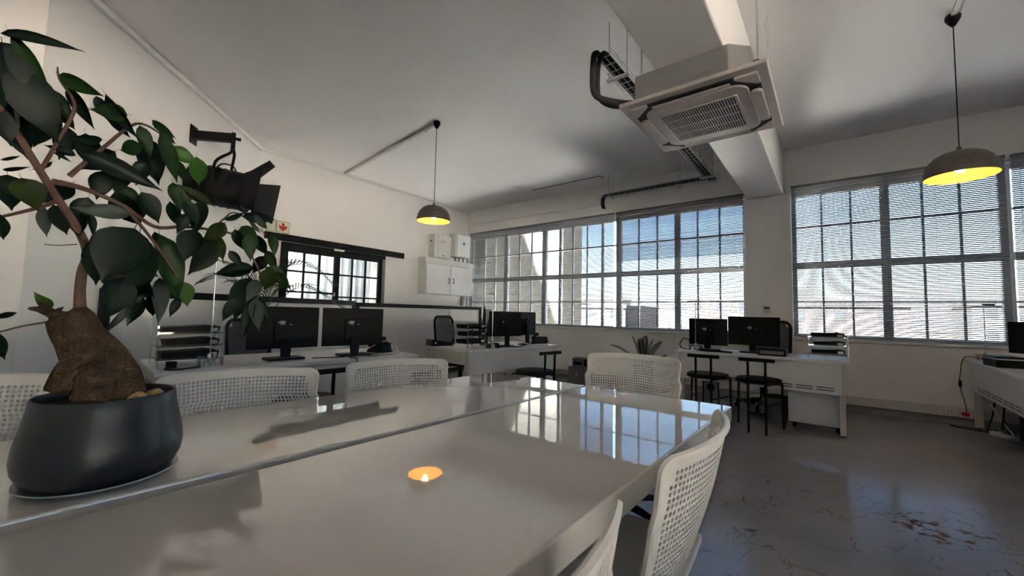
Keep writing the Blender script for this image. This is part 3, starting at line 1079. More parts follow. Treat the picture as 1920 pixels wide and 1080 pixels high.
MB().bx(-0.262, 0.262, -0.262, -0.252, -0.019, -0.012).bx(-0.262, 0.262, 0.252, 0.262, -0.019, -0.012).bx(-0.262, -0.252, -0.252, 0.252, -0.019, -0.012).bx(0.252, 0.262, -0.252, 0.252, -0.019, -0.012).build('grille_frame', M_ACP, ac)
for x, y in ((0.385, -0.26), (0.385, 0.27), (-0.385, -0.26), (-0.385, 0.27)):
    MB().tube([(x, y, 0.10), (x, y, ZC-2.64)], 0.006, 8).build('hanger_rod', M_GALV, ac)
    MB().box((x-0.012*(1 if x > 0 else -1), y, 0.125), (0.05, 0.06, 0.09)).build('hanger_bracket', M_DARK, ac, bevel=0.003)

# wire basket cable tray with insulated pipes
tr_ = thing('wire_cable_tray', 'galvanised wire basket tray with black insulated pipes above the air conditioner', 'cable tray', (-1.29, 2.75, 3.03))
def basket(p0, p1, w, h, up=Vector((0, 0, 1))):
    p0 = Vector(p0); p1 = Vector(p1)
    d = (p1-p0); L = d.length; d.normalize()
    sd = d.cross(up).normalized()
    mb = MB()
    for a, b in ((-w/2, h), (-w/2, h/2), (-w/2, 0), (-w/6, 0), (w/6, 0), (w/2, 0), (w/2, h/2), (w/2, h)):
        mb.tube([p0+sd*a+up*b, p1+sd*a+up*b], 0.0022, 5)
    k = 0.0
    while k <= L:
        q = p0+d*k
        mb.tube([q+sd*(-w/2)+up*h, q+sd*(-w/2), q+sd*(w/2), q+sd*(w/2)+up*h], 0.0022, 5)
        k += 0.10
    return mb
basket((0, -0.12, 0), (0, 3.35, 0), 0.12, 0.06).build('wire_basket', M_GALV, tr_)
basket((0.06, 3.50, 0.10), (-1.85, 3.50, 0.10), 0.12, 0.06).build('wire_basket', M_GALV, tr_)
for k, (ox, oz, rr) in enumerate(((-0.028, 0.03, 0.022), (0.022, 0.028, 0.018))):
    pts = [(0.215, 0.20+ox, -0.27), (0.12, 0.10+ox, -0.30), (0.03, -0.06+ox*2, -0.33), (-0.015, -0.15+ox*1.5, -0.31), (-0.025, -0.18+ox*1.5, -0.24), (-0.02, -0.18+ox*1.5, -0.06), (-0.005+ox*0.5, -0.165+ox, 0.0), (ox, -0.08, oz), (ox, 0.4, oz), (ox, 1.8, oz), (ox, 3.1, oz), (ox, 3.36, oz+0.03), (ox-0.06, 3.49+ox, oz+0.10), (ox-0.3, 3.49+ox, oz+0.10), (-1.55, 3.49+ox, oz+0.10), (-1.72, 3.49+ox, oz+0.08), (-1.76, 3.52+ox, -0.0), (-1.76, 3.57+ox, -0.06)]
    MB().tube(spline(pts, 5), rr, 10).build('insulated_pipe', M_RUB, tr_, smooth=True)
for y in (0.15, 1.75, 3.0):
    for x in (-0.075, 0.075):
        MB().tube([(x, y, -0.03), (x, y, ZC-3.03)], 0.004, 6).build('hanger_rod', M_GALV, tr_)
    MB().bx(-0.09, 0.09, y-0.015, y+0.015, -0.03, -0.008).build('hanger_strut', M_LGREY, tr_, bevel=0.003)
for x in (-0.5, -1.6):
    for y in (3.43, 3.57):
        MB().tube([(x, y, 0.07), (x, y, ZC-3.03)], 0.004, 6).build('hanger_rod', M_GALV, tr_)
    MB().bx(x-0.015, x+0.015, 3.42, 3.58, 0.07, 0.092).build('hanger_strut', M_LGREY, tr_, bevel=0.003)

# ------------------------------------------------------------------ pendant lamps
def pendant(x, y, zb, label):
    t = thing('pendant_lamp', label, 'lamp', (x, y, ZC), group='ribbed pendant lamps')
    MB().lathe([(0.0, 0), (0.042, 0), (0.045, -0.012), (0.045, -0.028), (0.03, -0.06), (0.012, -0.088), (0.0, -0.09)], 20).build('ceiling_rose', M_BLACK, t, smooth=True)
    h = zb-ZC
    MB().tube([(0, 0, -0.085), (0, 0, h+0.215)], 0.0035, 6).build('cord', M_BLACK, t)
    prof = []
    outp = [(0.012, 0.225), (0.016, 0.205), (0.034, 0.188)]
    N = 30
    for i in range(N+1):
        q = i/N
        a = q*PI*0.5
        rr = 0.034+(0.20-0.034)*math.sin(a)**0.9
        zz = 0.188-(0.188-0.012)*(1-math.cos(a))
        ring = 0.004*abs(math.sin(q*PI*6.0)) if 0.12 < q < 0.97 else 0
        outp.append((rr+ring, zz))
    outp.append((0.203, 0.0))
    MB().lathe(outp, 48, (0, 0, h)).build('shade', M_SHADE, t, smooth=True)
    inp = [(r-0.004, z-0.002) for r, z in outp[2:]]
    inp = [(0.0, inp[0][1])] + inp
    MB().lathe(inp, 48, (0, 0, h)).build('shade_lining', M_SHADEI, t, smooth=True)
    MB().tube([(0, 0, h+0.12), (0, 0, h+0.185)], 0.02, 12).build('bulb_holder', M_BLACK, t)
    MB().lathe([(0.0, 0.028), (0.018, 0.032), (0.030, 0.05), (0.032, 0.068), (0.024, 0.095), (0.015, 0.12)], 16, (0, 0, h)).build('bulb', M_BULB, t, smooth=True)
    return t
pendant(-3.815, 3.21, 2.245, 'brown ribbed dome pendant lamp hanging near the wall cabinet')
pendant(0.77, 4.41, 2.235, 'brown ribbed dome pendant lamp hanging over the aisle in front of the windows')
def strip(name, a, b, label, w=0.035):
    a = Vector(a); b = Vector(b)
    d = (b-a); L = d.length
    t = thing(name, label, 'conduit', (a.x, a.y, ZC), math.atan2(d.y, d.x))
    MB().bx(0, L, -w/2, w/2, -0.028, 0).build('duct', M_LGREY, t, bevel=0.003)
    MB().tube([(0.0, w/2+0.012, -0.012), (L, w/2+0.012, -0.012)], 0.009, 8).build('cable', M_CABLEW, t)
    for k in range(4):
        x = L*(0.1+0.27*k)
        MB().bx(x-0.008, x+0.008, -w/2-0.004, w/2+0.024, -0.031, 0).build('clip', M_LGREY, t)
    return t
strip('ceiling_conduit', (-6.55, 3.52, 0), (-3.87, 3.22, 0), 'white cable duct across the ceiling from the left wall to a pendant lamp')
strip('ceiling_conduit', (0.77, 4.36, 0), (0.80, 1.0, 0), 'white cable duct along the ceiling to the pendant lamp over the aisle')
# surface conduit on window wall
cv = MB().tube(spline([(-6.64, YB-0.02, 2.98), (-6.63, YB-0.022, 3.08), (-6.50, YB-0.022, 3.18), (-6.3, YB-0.022, 3.19), (-5, YB-0.022, 3.185), (-3.3, YB-0.022, 3.18)], 6), 0.028, 10).build('wall_conduit', M_WALL, None, smooth=True)
tag(cv, 'cream painted conduit bending down along the window wall above the wide blind', 'conduit')
# hairline hatch cut in the ceiling
hc = MB().bx(-4.45, -3.05, 6.15, 6.165, ZC-0.006, ZC+0.001).bx(-3.065, -3.05, 6.165, 6.28, ZC-0.006, ZC+0.001).build('ceiling_hatch_strip', M_INK)
tag(hc, 'thin dark strip on the ceiling near the window wall', 'strip')

# ------------------------------------------------------------------ studio light on the angled wall
sp = thing('studio_spotlight', 'large black studio spotlight with barn doors on a wall bracket', 'spotlight', aw(1.63, 0.0, 2.99))
spo = sp.location.copy()
def rel(v):
    return Vector(v)-spo
plate = MB()
plate.prism([(-0.06, -0.10), (0.06, -0.10), (0.06, 0.10), (-0.06, 0.10)], aw_n*0.012, rel(aw(1.63, 0.0, 2.99)), aw_d, (0, 0, 1))
plate.build('wall_plate', M_BLKM, sp, bevel=0.003)
arm_end = aw(1.63, 0.40, 2.99)
am = MB()
am.prism([(-0.035, -0.045), (0.035, -0.045), (0.035, 0.045), (-0.035, 0.045)], aw_n*0.39, rel(aw(1.63, 0.012, 2.99)), aw_d, (0, 0, 1))
am.build('bracket_arm', M_BLKM, sp, bevel=0.004)
MB().tube([rel(arm_end+Vector((0, 0, 0.06))), rel(arm_end+Vector((0, 0, -0.14)))], 0.022, 10).build('spigot', M_BLKM, sp)
MB().tube([rel(arm_end), rel(arm_end+aw_n*0.07-Vector((0,0,0.01)))], [0.012, 0.02], 8).build('clamp_knob', M_BLKM, sp)
axd = Vector((0.58, 0.80, -0.14)).normalized()
sdv = axd.cross(Vector((0, 0, 1))).normalized()
upv = sdv.cross(axd)
bc = arm_end + Vector((-0.05, -0.06, -0.56))
for q in (-1, 1):
    MB().tube([rel(p) for p in spline([arm_end+Vector((0, 0, -0.10)), arm_end+sdv*(q*0.05)+Vector((0, 0, -0.18)), bc+sdv*(q*0.20)+Vector((0, 0, 0.22)), bc+sdv*(q*0.225)], 5)], 0.015, 8).build('yoke_arm', M_BLKM, sp)
cyl = [bc-axd*0.30, bc-axd*0.28, bc-axd*0.10, bc+axd*0.18, bc+axd*0.22, bc+axd*0.24]
MB().tube([rel(p) for p in cyl], [0.15, 0.19, 0.205, 0.205, 0.19, 0.19], 24).build('lamp_body', M_BLKM, sp, smooth=True)
for k in range(5):
    c = bc-axd*(0.2-k*0.07)
    MB().tube([rel(c), rel(c+axd*0.012)], 0.212, 24).build('cooling_fin', M_BLKM, sp)
MB().tube([rel(bc+axd*0.215), rel(bc+axd*0.25)], 0.215, 24).build('barn_door_ring', M_BLKM, sp)
MB().tube([rel(bc+axd*0.251), rel(bc+axd*0.256)], 0.17, 24).build('lens', M_SCREEN, sp)
for q, (dv, wv) in enumerate(((upv, sdv), (-upv, sdv), (sdv, upv), (-sdv, upv))):
    b0 = bc+axd*0.25+dv*0.19
    e0 = b0+(axd*(0.20 if q > 1 else 0.17)+dv*(0.13 if q > 1 else 0.20))
    nn = (e0-b0).cross(wv).normalized()*0.004
    w0, w1 = (0.17, 0.24) if q > 1 else (0.14, 0.10)
    d = MB()
    d.add([rel(b0-wv*w0), rel(b0+wv*w0), rel(e0+wv*w1), rel(e0-wv*w1), rel(b0-wv*w0)+nn, rel(b0+wv*w0)+nn, rel(e0+wv*w1)+nn, rel(e0-wv*w1)+nn],
          [(0,3,2,1),(4,5,6,7),(0,1,5,4),(1,2,6,5),(2,3,7,6),(3,0,4,7)])
    d.build('barn_door', M_BLKM, sp)
MB().tube([rel(p) for p in spline([bc+upv*0.2-axd*0.1, bc+upv*0.26-axd*0.05, bc+upv*0.26+axd*0.05, bc+upv*0.2+axd*0.1], 5)], 0.008, 6).build('carry_handle', M_BLKM, sp)

# ------------------------------------------------------------------ signs
def wall_sign(name, s0, s1, z0, z1, label, arrow):
    t = thing(name, label, 'sign', lw((s0+s1)/2, 0.0, (z0+z1)/2))
    o = lw((s0+s1)/2, 0.0, (z0+z1)/2)
    w, h = (s1-s0)/2, (z1-z0)/2
    MB().prism([(-w, -h), (w, -h), (w, h), (-w, h)], ln*0.004, (0, 0, 0), ld, (0, 0, 1)).build('border', M_SIGNG, t)
    MB().prism([(-w+.008, -h+.008), (w-.008, -h+.008), (w-.008, h-.008), (-w+.008, h-.008)], ln*0.001, ln*0.004, ld, (0, 0, 1)).build('board', M_CREAM, t)
    if arrow:
        a = 0.06
        poly = [(-0.018, 0.062), (0.018, 0.062), (0.018, 0.006), (0.058, 0.030), (0.058, -0.012), (0.0, -0.066), (-0.058, -0.012), (-0.058, 0.030), (-0.018, 0.006)]
        MB().prism(poly, ln*0.001, ln*0.005, ld, (0, 0, 1)).build('arrow', M_SIGNR, t)
    return t
wall_sign('arrow_sign', sy(2.475), sy(2.665), 2.285, 2.465, 'square cream sign with a red downward arrow above the sliding door', True)
wall_sign('blank_sign', sy(2.28), sy(2.465), 2.285, 2.465, 'cream sign beside the red arrow sign, mostly behind the spotlight', False)

# ------------------------------------------------------------------ wall cabinet and electrical boxes in the corner
cab = thing('wall_cabinet', 'white two-door wall cabinet with dark pull handles in the corner', 'cabinet', lw(sy(5.24), 0, 1.50), 0)
co = cab.location.copy()
def cbox(s0, s1, o0, o1, z0, z1):
    return MB().prism([(s0, z0), (s1, z0), (s1, z1), (s0, z1)], ln*(o1-o0), ln*o0+Vector((0, 0, -co.z)), ld, (0, 0, 1))
CW = sy(6.66)-sy(5.24)
cbox(0, CW, 0, 0.20, 1.50, 2.13).build('carcass', M_LGREY, cab, bevel=0.003)
cbox(-0.01, CW, 0, 0.23, 2.13, 2.25).build('top_rail', M_LGREY, cab, bevel=0.004)
for q, (a, b) in enumerate(((0.04, CW*0.51-0.006), (CW*0.51+0.006, CW-0.01))):
    d = cbox(a, b, 0.20, 0.222, 1.51, 2.125).build('door', M_DESK, cab, bevel=0.003)
    x = (b-0.06) if q == 0 else (a+0.06)
    base = ln*0.222+Vector((0, 0, 1.80-co.z))+ld*x
    MB().tube(spline([base+Vector((0, 0, -0.055)), base+ln*0.028+Vector((0, 0, -0.045)), base+ln*0.028+Vector((0, 0, 0.045)), base+Vector((0, 0, 0.055))], 5), 0.007, 8).build('handle', M_BLACK, d, smooth=True)
cbox(CW-0.14, CW-0.07, 0.0, 0.05, 1.28, 1.50).build('cable_duct', M_GREYP, cab)
def elec(name, s0, s1, z0, z1, dep, label, second):
    t = thing(name, label, 'electrical box', lw(s0, 0, z0))
    o = t.location.copy()
    def eb(a0, a1, o0, o1, u0, u1):
        return MB().prism([(a0-s0, u0-z0), (a1-s0, u0-z0), (a1-s0, u1-z0), (a0-s0, u1-z0)], ln*(o1-o0), ln*o0, ld, (0, 0, 1))
    eb(s0, s1, 0, dep, z0, z1).build('housing', M_LGREY, t, bevel=0.008)
    if not second:
        eb(s0+0.10, s1-0.02, dep, dep+0.012, z0+0.02, z1-0.02).build('front_cover', M_WBOARD, t, bevel=0.004)
        eb(s0+0.22, s0+0.27, dep+0.012, dep+0.016, z0+0.05, z0+0.065).build('display', M_INK, t)
        a = ln*(dep+0.012)+ld*0.22+Vector((0, 0, (z1-z0)*0.72))
        MB().tube(arc(a, 0.035, R(70), R(330), 10, ld, (0, 0, 1)), 0.005, 6).build('logo_swirl', M_GREYP, t)
        MB().tube([a+ld*0.02, a+ld*0.10+Vector((0, 0, 0.015))], 0.006, 6).build('logo_bar', M_GREYP, t)
        eb(s0-0.001, s0+0.004, 0.05, 0.10, z1-0.16, z1-0.13).build('side_vent', M_INK, t)
    else:
        eb(s0+0.05, s1-0.01, dep, dep+0.012, z0+0.02, z1-0.02).build('front_cover', M_DESK, t, bevel=0.004)
        a = ln*(dep+0.012)+ld*((s1-s0)*0.55)+Vector((0, 0, (z1-z0)*0.60))
        MB().tube([a, a+ln*0.006], 0.035, 16).build('dial', mat('blue_grey_dial', (0.16, 0.20, 0.28), 0.2), t)
        for k in range(4):
            p = ln*(dep*0.5)+ld*(0.10+0.13*k)
            MB().tube(spline([p, p+Vector((0, 0, -0.06)), p+ld*0.04-ln*0.02+Vector((0, 0, -0.12)), p+ld*0.02-ln*0.08+Vector((0, 0, -0.09))], 5), 0.012, 8).build('cable_gland', M_GREYP if k % 2 else M_BLACK, t, smooth=True)
    return t
elec('inverter_box', sy(5.50), sy(5.98), 2.27, 2.77, 0.18, 'white inverter box with a mirror-bright front on the left above the wall cabinet', False)
elec('inverter_box', sy(6.10), sy(6.56), 2.36, 2.88, 0.20, 'white inverter box with a round dial and cables underneath, beside the window', True)

# ------------------------------------------------------------------ low partition
def partition(name, a, b, ztop, label, end_post_a, end_post_b, splits, zb=0.0):
    a = Vector((*a, 0)); b = Vector((*b, 0))
    d = b-a; L = d.length
    t = thing(name, label, 'partition', a, math.atan2(d.y, d.x), 'low partition behind the desks')
    MB().bx(0, L, -0.03, 0.03, ztop-0.062, ztop).build('top_rail', M_DARK, t, bevel=0.004)
    MB().bx(0, L, -0.03, 0.03, 0.0, 0.06).build('bottom_rail', M_DARK, t)
    xs = [0.03]+[L*k/splits for k in range(1, splits)]+[L-0.03]
    for x in xs:
        MB().bx(x-0.03, x+0.03, -0.029, 0.029, 0.06, ztop-0.062).build('post', M_DARK, t, bevel=0.003)
    for p, q in zip(xs[:-1], xs[1:]):
        MB().bx(p+0.03, q-0.03, -0.012, 0.012, 0.06, ztop-0.062).build('panel', M_WBOARD, t)
    return t
partition('low_partition', (-5.70, 3.32), (-5.90, 6.33), 1.252, 'low black framed partition with a glossy white board beside the window wall', 1, 1, 1)
pa = thing('low_partition', 'low black railed white partition from the angled wall past the monitors', 'partition', (-4.60, 0.47, 0), math.atan2(2.83, -1.09), 'low partition behind the desks')
PL = math.hypot(2.83, 1.09)
MB().bx(0, PL, -0.03, 0.03, 1.205, 1.272).build('top_rail', M_DARK, pa, bevel=0.004)
MB().bx(0.0, 0.06, -0.03, 0.03, 0, 1.205).build('post', M_DARK, pa, bevel=0.003)
MB().bx(PL-0.07, PL+0.01, -0.035, 0.035, 0, 1.205).build('post', M_DARK, pa, bevel=0.003)
MB().bx(0.06, PL-0.07, -0.02, 0.02, 0, 1.205).build('panel', M_WALL, pa)
cb_ = MB().bx(-0.015, 0.015, 0, 0.23, 0.0, 1.21).build('leaning_board', M_CARD, None, bevel=0.002, loc=(-5.80, 6.385, 0), rotz=R(-4))
tag(cb_, 'upright beige board standing between the low partition and the window wall', 'board')

# ------------------------------------------------------------------ desks
def desk(label, loc, rz, L, D, modz=0.40, legs='post', slots=True, side=False):
    t = thing('office_desk', label, 'desk', (loc[0], loc[1], 0), rz, 'white office desks')
    MB().bx(0, L, 0, D, TT-0.028, TT).build('desktop', M_DESK, t, bevel=0.003)
    mp_ = MB().bx(0.05, L-0.06, 0.05, 0.068, modz, TT-0.035).build('modesty_panel', M_DESK, t, bevel=0.004)
    if slots:
        for k in range(int((L-0.3)/0.17)):
            for zz in (modz+0.035, modz+0.06):
                x = L-0.12-k*0.17
                MB().bx(x-0.14, x, 0.0485, 0.0505, zz, zz+0.008).build('slot', M_INK, mp_)
    for x in (0.06, L-0.06):
        for y in (0.09, D-0.07):
            MB().prism([(-0.03, TT-0.03), (0.03, TT-0.03), (0.022, 0.012), (-0.022, 0.012)], (0, 0.06, 0), (x, y-0.03, 0), (1, 0, 0), (0, 0, 1)).build('leg', M_DESKE, t, bevel=0.003)
            MB().bx(x-0.018, x+0.018, y-0.018, y+0.018, 0, 0.012).build('foot', M_BLACK, t)
        MB().bx(x-0.03, x+0.03, 0.12, D-0.10, TT-0.11, TT-0.035).build('side_rail', M_DESKE, t, bevel=0.003)
    if side:
        MB().bx(-0.012, 0.03, 0.10, D-0.02, TT-0.16, TT-0.028).build('end_board', M_DESKE, t, bevel=0.003)
    return t
dA = ((-3.19, 0.58), R(85.5), 1.86, 0.86)
dB = ((-3.00, 3.06), R(83.5), 1.50, 0.79)
dC = ((-1.51, 5.08), R(0.0), 1.62, 0.68)
dD = ((1.115, 6.67), R(-90.5), 1.9, 0.80)
desk('white desk with two monitors, opposite the plant pot', *dA, modz=0.25)
desk('white desk with a maroon binder, next to the wall with the cabinet', *dB, modz=0.25, side=True)
desk('white desk with two bar stools in front of the windows', *dC)
desk('white desk with slotted panel beside the red plug', *dD)
def on(d, x, y, z=0.0):
    """point on a desk in its own frame (x along, y deep)"""
    (lx, ly), rz, L, D = d
    return Vector((lx+x*math.cos(rz)-y*math.sin(rz), ly+x*math.sin(rz)+y*math.cos(rz), TT+z))

# ------------------------------------------------------------------ monitors
def make_monitor(label, w=0.53, h=0.33, tilt=4, z0=0.085, style=0):
    """screen faces +y local, back faces -y"""
    t = thing('computer_monitor', label, 'monitor', group='black computer monitors')
    shell = MB()
    shell.add([(-w/2, -0.004, z0), (w/2, -0.004, z0), (w/2, -0.004, z0+h), (-w/2, -0.004, z0+h),
               (-w/2, 0.016, z0), (w/2, 0.016, z0), (w/2, 0.016, z0+h), (-w/2, 0.016, z0+h)],
              [(0,3,2,1),(4,5,6,7),(0,1,5,4),(1,2,6,5),(2,3,7,6),(3,0,4,7)])
    sh = shell.build('back_shell', M_BLACK, t, bevel=0.005)
    MB().bx(-w/2+0.01, w/2-0.01, 0.016, 0.0175, z0+0.012, z0+h-0.01).build('screen', M_SCREEN, sh)
    pd = MB().bx(-0.082, 0.082, -0.028, -0.004, z0+0.03, z0+h-0.09).build('rear_housing', M_BLACK, sh, bevel=0.006)
    MB().bx(-0.05, -0.01, -0.0295, -0.028, z0+h-0.135, z0+h-0.112).build('rating_label', M_LABEL, sh)
    MB().bx(-0.062, -0.053, -0.0295, -0.028, z0+h-0.13, z0+h-0.12).build('rating_label', M_LABEL, sh)
    MB().bx(0.02, 0.045, -0.0295, -0.028, z0+h-0.143, z0+h-0.139).build('rating_label', M_LABEL, sh)
    MB().bx(-0.045, -0.015, -0.0295, -0.028, z0+h-0.145, z0+h-0.141).build('rating_label', M_LABEL, sh)
    if style == 0:
        nk = MB()
        nk.prism([(-0.042, z0+0.07), (0.042, z0+0.07), (0.034, 0.018), (-0.034, 0.018)], (0, 0.03, 0), (0, -0.05, 0), (1, 0, 0), (0, 0, 1))
        nk.build('stand_neck', M_BLACK, t, bevel=0.006)
        MB().prism(rrect(0.135, 0.09, 0.03), (0, 0, 0.016), (0, -0.01, 0), (1, 0, 0), (0, 1, 0)).build('stand_base', M_BLACK, t, bevel=0.004)
    else:
        MB().bx(-0.03, 0.03, -0.055, -0.027, 0.012, z0+0.22).build('stand_neck', M_BLACK, t, bevel=0.006)
        MB().tube([(0, -0.03, z0+0.17), (0, -0.056, z0+0.17)], 0.045, 16).build('swivel_hub', M_BLACK, t)
        MB().lathe([(0.0, 0.014), (0.09, 0.013), (0.105, 0.006), (0.105, 0.0), (0, 0)], 24, (0, -0.02, 0)).build('stand_base', M_BLACK, t, smooth=True)
    return t
mon0 = make_monitor('')
def monitor(d, x, y, rel_rot, label, proto=None, lift=0.0):
    global mon0
    p = on(d, x, y)
    o = dup(proto or mon0, p, d[1]+R(rel_rot), label)
    return o
monitor(dA, 0.80, 0.30, 3, 'left-hand black monitor on the desk opposite the plant pot, label on its back')
monitor(dA, 1.36, 0.28, -7, 'right-hand black monitor beside the white coiled cable')
mon1 = make_monitor('', 0.46, 0.30, 4, 0.12, 1)
mon2 = make_monitor('', 0.435, 0.32, 4, 0.06)
monitor(dB, 0.72, 0.20, -12, 'black monitor on a swivel stand beside the snake plant', mon1)
monitor(dB, 1.13, 0.26, 6, 'black monitor on a swivel stand next to the desk telephone at the window', mon1)
monitor(dC, 0.285, 0.37, 3, 'black monitor behind the slim lamp in front of the window', mon2)
monitor(dC, 0.775, 0.36, -2, 'black monitor standing in front of the column')
monitor(dD, 0.75, 0.355, 37, 'black monitor on the slotted-panel desk by the red plug', mon1)
for pr_ in (mon0, mon1, mon2):
    for c in list(pr_.children):
        for g in list(c.children):
            bpy.data.objects.remove(g)
        bpy.data.objects.remove(c)
    bpy.data.objects.remove(pr_)

# ------------------------------------------------------------------ letter trays
def letter_tray(d, x, y, rot, label, w=0.36, dep=0.26):
    p = on(d, x, y)
    t = thing('letter_tray', label, 'letter tray', p, d[1]+R(rot), 'stacked clear letter trays with black files')
    for sx in (-w/2, w/2):
        for sy_ in (-dep/2, dep/2):
            MB().bx(sx-0.006, sx+0.006, sy_-0.006, sy_+0.006, 0, 0.272).build('post', M_ACRYL, t, bevel=0.001)
    for k in range(3):
        z = 0.045+0.085*k
        sh = MB().bx(-w/2+0.006, w/2-0.006, -dep/2, dep/2, z, z+0.004).build('shelf', M_ACRYL, t)
        MB().bx(-w/2+0.006, w/2-0.006, -dep/2, -dep/2+0.004, z, z+0.016).build('shelf_lip', M_ACRYL, sh)
        f = MB()
        x0, x1 = (-w/2+0.03+0.02*(k % 2), w/2-0.03)
        f.prism([(x0, z+0.005), (x1, z+0.005), (x1+0.01, z+0.048), (x1-0.04, z+0.058), (x0+0.12, z+0.05), (x0-0.006, z+0.046)], (0, dep-0.05, 0), (0, -dep/2+0.015, 0), (1, 0, 0), (0, 0, 1))
        f.build('file_box', M_BLACK, t, bevel=0.003)
        MB().bx(x1-0.05, x1-0.005, -dep/2+0.0128, -dep/2+0.0148, z+0.012, z+0.04).build('file_label', M_LABEL if k else M_PAPER, t)
    return t
letter_tray(dA, 0.205, 0.375, 2, 'clear three-tier letter tray with black files beside the lamp at the plant pot end')
letter_tray(dB, 0.29, 0.35, 4, 'clear three-tier letter tray with black files between the maroon binder and the snake plant', w=0.31)
letter_tray(dC, 1.45, 0.30, 3, 'clear three-tier letter tray on the desk with two bar stools', w=0.32)

# ------------------------------------------------------------------ slim rod desk lamps
def rod_lamp(p, rz, hgt, label, hl=0.10):
    t = thing('desk_lamp', label, 'lamp', p, rz, 'slim rod desk lamps')
    b = MB().bx(-0.065, 0.065, -0.05, 0.05, 0.052, 0.060).bx(-0.065, -0.059, -0.05, 0.05, 0, 0.052).bx(0.059, 0.065, -0.05, 0.05, 0, 0.052).build('acrylic_base', M_ACRYL, t)
    for x in (-0.02, 0.02):
        MB().tube([(x, -0.01, 0), (x, -0.01, 0.045)], 0.012, 14).build('chrome_cylinder', M_CHROME, t, smooth=True)
    MB().tube([(0, 0, 0.06), (0, 0, 0.085)], 0.018, 12).build('collar', M_CHROME, t)
    MB().tube([(0, 0, 0.0), (0, 0, hgt)], 0.0045, 8).build('rod', M_CHROME, t)
    MB().box((-hl/2+0.01, 0, hgt-0.004), (hl, 0.028, 0.010)).build('lamp_head', M_GREYP, t, bevel=0.002)
    return t
rod_lamp(on(dA, 0.30, 0.175), R(85), 0.73, 'slim chrome rod lamp on a clear base beside the file tray by the pot')
rod_lamp(on(dB, 0.40, 0.085), R(83), 0.62, 'slim rod lamp on a clear base between the black files and the snake plant', 0.08)
rod_lamp(on(dC, 0.20, 0.14), R(180), 0.60, 'slim rod lamp in front of a monitor on the desk with bar stools', 0.05)
rod_lamp(on(dD, 0.12, 0.15), R(180), 0.60, 'slim rod lamp at the end of the slotted-panel desk', 0.09)
o = MB().lathe([(0.0, 0.0), (0.085, 0.0), (0.088, 0.004), (0.0, 0.008)], 24).build('glass_disc', M_ACRYL, None, smooth=True, loc=on(dD, 0.12, 0.15, 0.062))
tag(o, 'clear disc resting on the lamp base at the slotted-panel desk', 'disc')

# ------------------------------------------------------------------ telephones
def phone(d, x, y, rot, label):
    t = thing('desk_telephone', label, 'telephone', on(d, x, y), d[1]+R(rot), 'black desk telephones')
    MB().prism([(-0.09, 0), (0.09, 0), (0.075, 0.085), (0.06, 0.10), (-0.09, 0.02)], (0, 0.19, 0), (0, -0.095, 0), (0, 1, 0), (0, 0, 1)).build('x', M_BLACK) if False else None
    b = MB()
    b.add([(-0.095, -0.09, 0), (0.095, -0.09, 0), (0.095, 0.10, 0), (-0.095, 0.10, 0), (-0.085, -0.075, 0.105), (0.085, -0.075, 0.105), (0.09, 0.09, 0.025), (-0.09, 0.09, 0.025)],
          [(0,3,2,1),(4,5,6,7),(0,1,5,4),(1,2,6,5),(2,3,7,6),(3,0,4,7)])
    b.build('phone_body', M_BLACK, t, bevel=0.006)
    MB().box((0.03, -0.02, 0.088), (0.10, 0.05, 0.004), Matrix.Rotation(R(-26), 3, 'X')).build('phone_display', M_GREYP, t)
    h = MB()
    h.tube(spline([(-0.065, -0.10, 0.135), (-0.065, -0.05, 0.128), (-0.065, 0.03, 0.095), (-0.065, 0.09, 0.065)], 4), [0.022]*4+[0.014]*5+[0.022]*4, 8)
    h.build('handset', M_BLACK, t, smooth=True)
    return t
phone(dA, 1.70, 0.40, 18, 'black desk telephone beside the white coiled cable')
phone(dB, 1.37, 0.22, -30, 'black desk telephone at the window end of the desk with the binder')
def cable(name, pts, r, mt, label, n=6):
    o = MB().tube(spline(pts, n), r, 6).build(name, mt, None, smooth=True)
    return tag(o, label, 'cable')
cz = 0.006
cable('coiled_cable', [on(dA, 1.52, 0.14, 0.012), on(dA, 1.59, 0.10, 0.012), on(dA, 1.69, 0.13, 0.012), on(dA, 1.76, 0.22, 0.03), on(dA, 1.75, 0.28, 0.065), on(dA, 1.72, 0.24, 0.08), on(dA, 1.71, 0.20, 0.03), on(dA, 1.76, 0.18, 0.012), on(dA, 1.78, 0.24, 0.04), on(dA, 1.77, 0.30, 0.09), on(dA, 1.73, 0.32, 0.10)], 0.010, M_CABLEW, 'thick white cable coiled in front of the desk telephone')
cable('black_cable', [on(dA, 0.98, 0.20, cz), on(dA, 1.08, 0.16, cz), on(dA, 1.2, 0.13, cz), on(dA, 1.30, 0.17, cz)], 0.004, M_BLACK, 'thin black cable lying between the two monitor stands')
cable('black_cable', [on(dA, 1.25, 0.13, cz), on(dA, 1.25, 0.04, cz), on(dA, 1.26, -0.006, -0.005), on(dA, 1.28, -0.012, -0.10), on(dA, 1.33, -0.012, -0.22), on(dA, 1.34, -0.012, -0.4)], 0.004, M_BLACK, 'thin black cable hanging over the front of the desk with two monitors')
cable('black_cable', [on(dA, 0.10, 0.17, 0.012), on(dA, 0.06, 0.10, cz), on(dA, 0.12, 0.05, cz), on(dA, 0.20, 0.09, cz), on(dA, 0.24, 0.13, cz)], 0.005, M_BLACK, 'short black cable looped beside the clear lamp base near the pot')
ad = MB().box(tuple(on(dA, 0.10, 0.19, 0.022)), (0.05, 0.05, 0.042)).build('power_adapter', M_BLACK, None, bevel=0.004)
tag(ad, 'small black power adapter beside the lamp at the plant pot end', 'adapter')
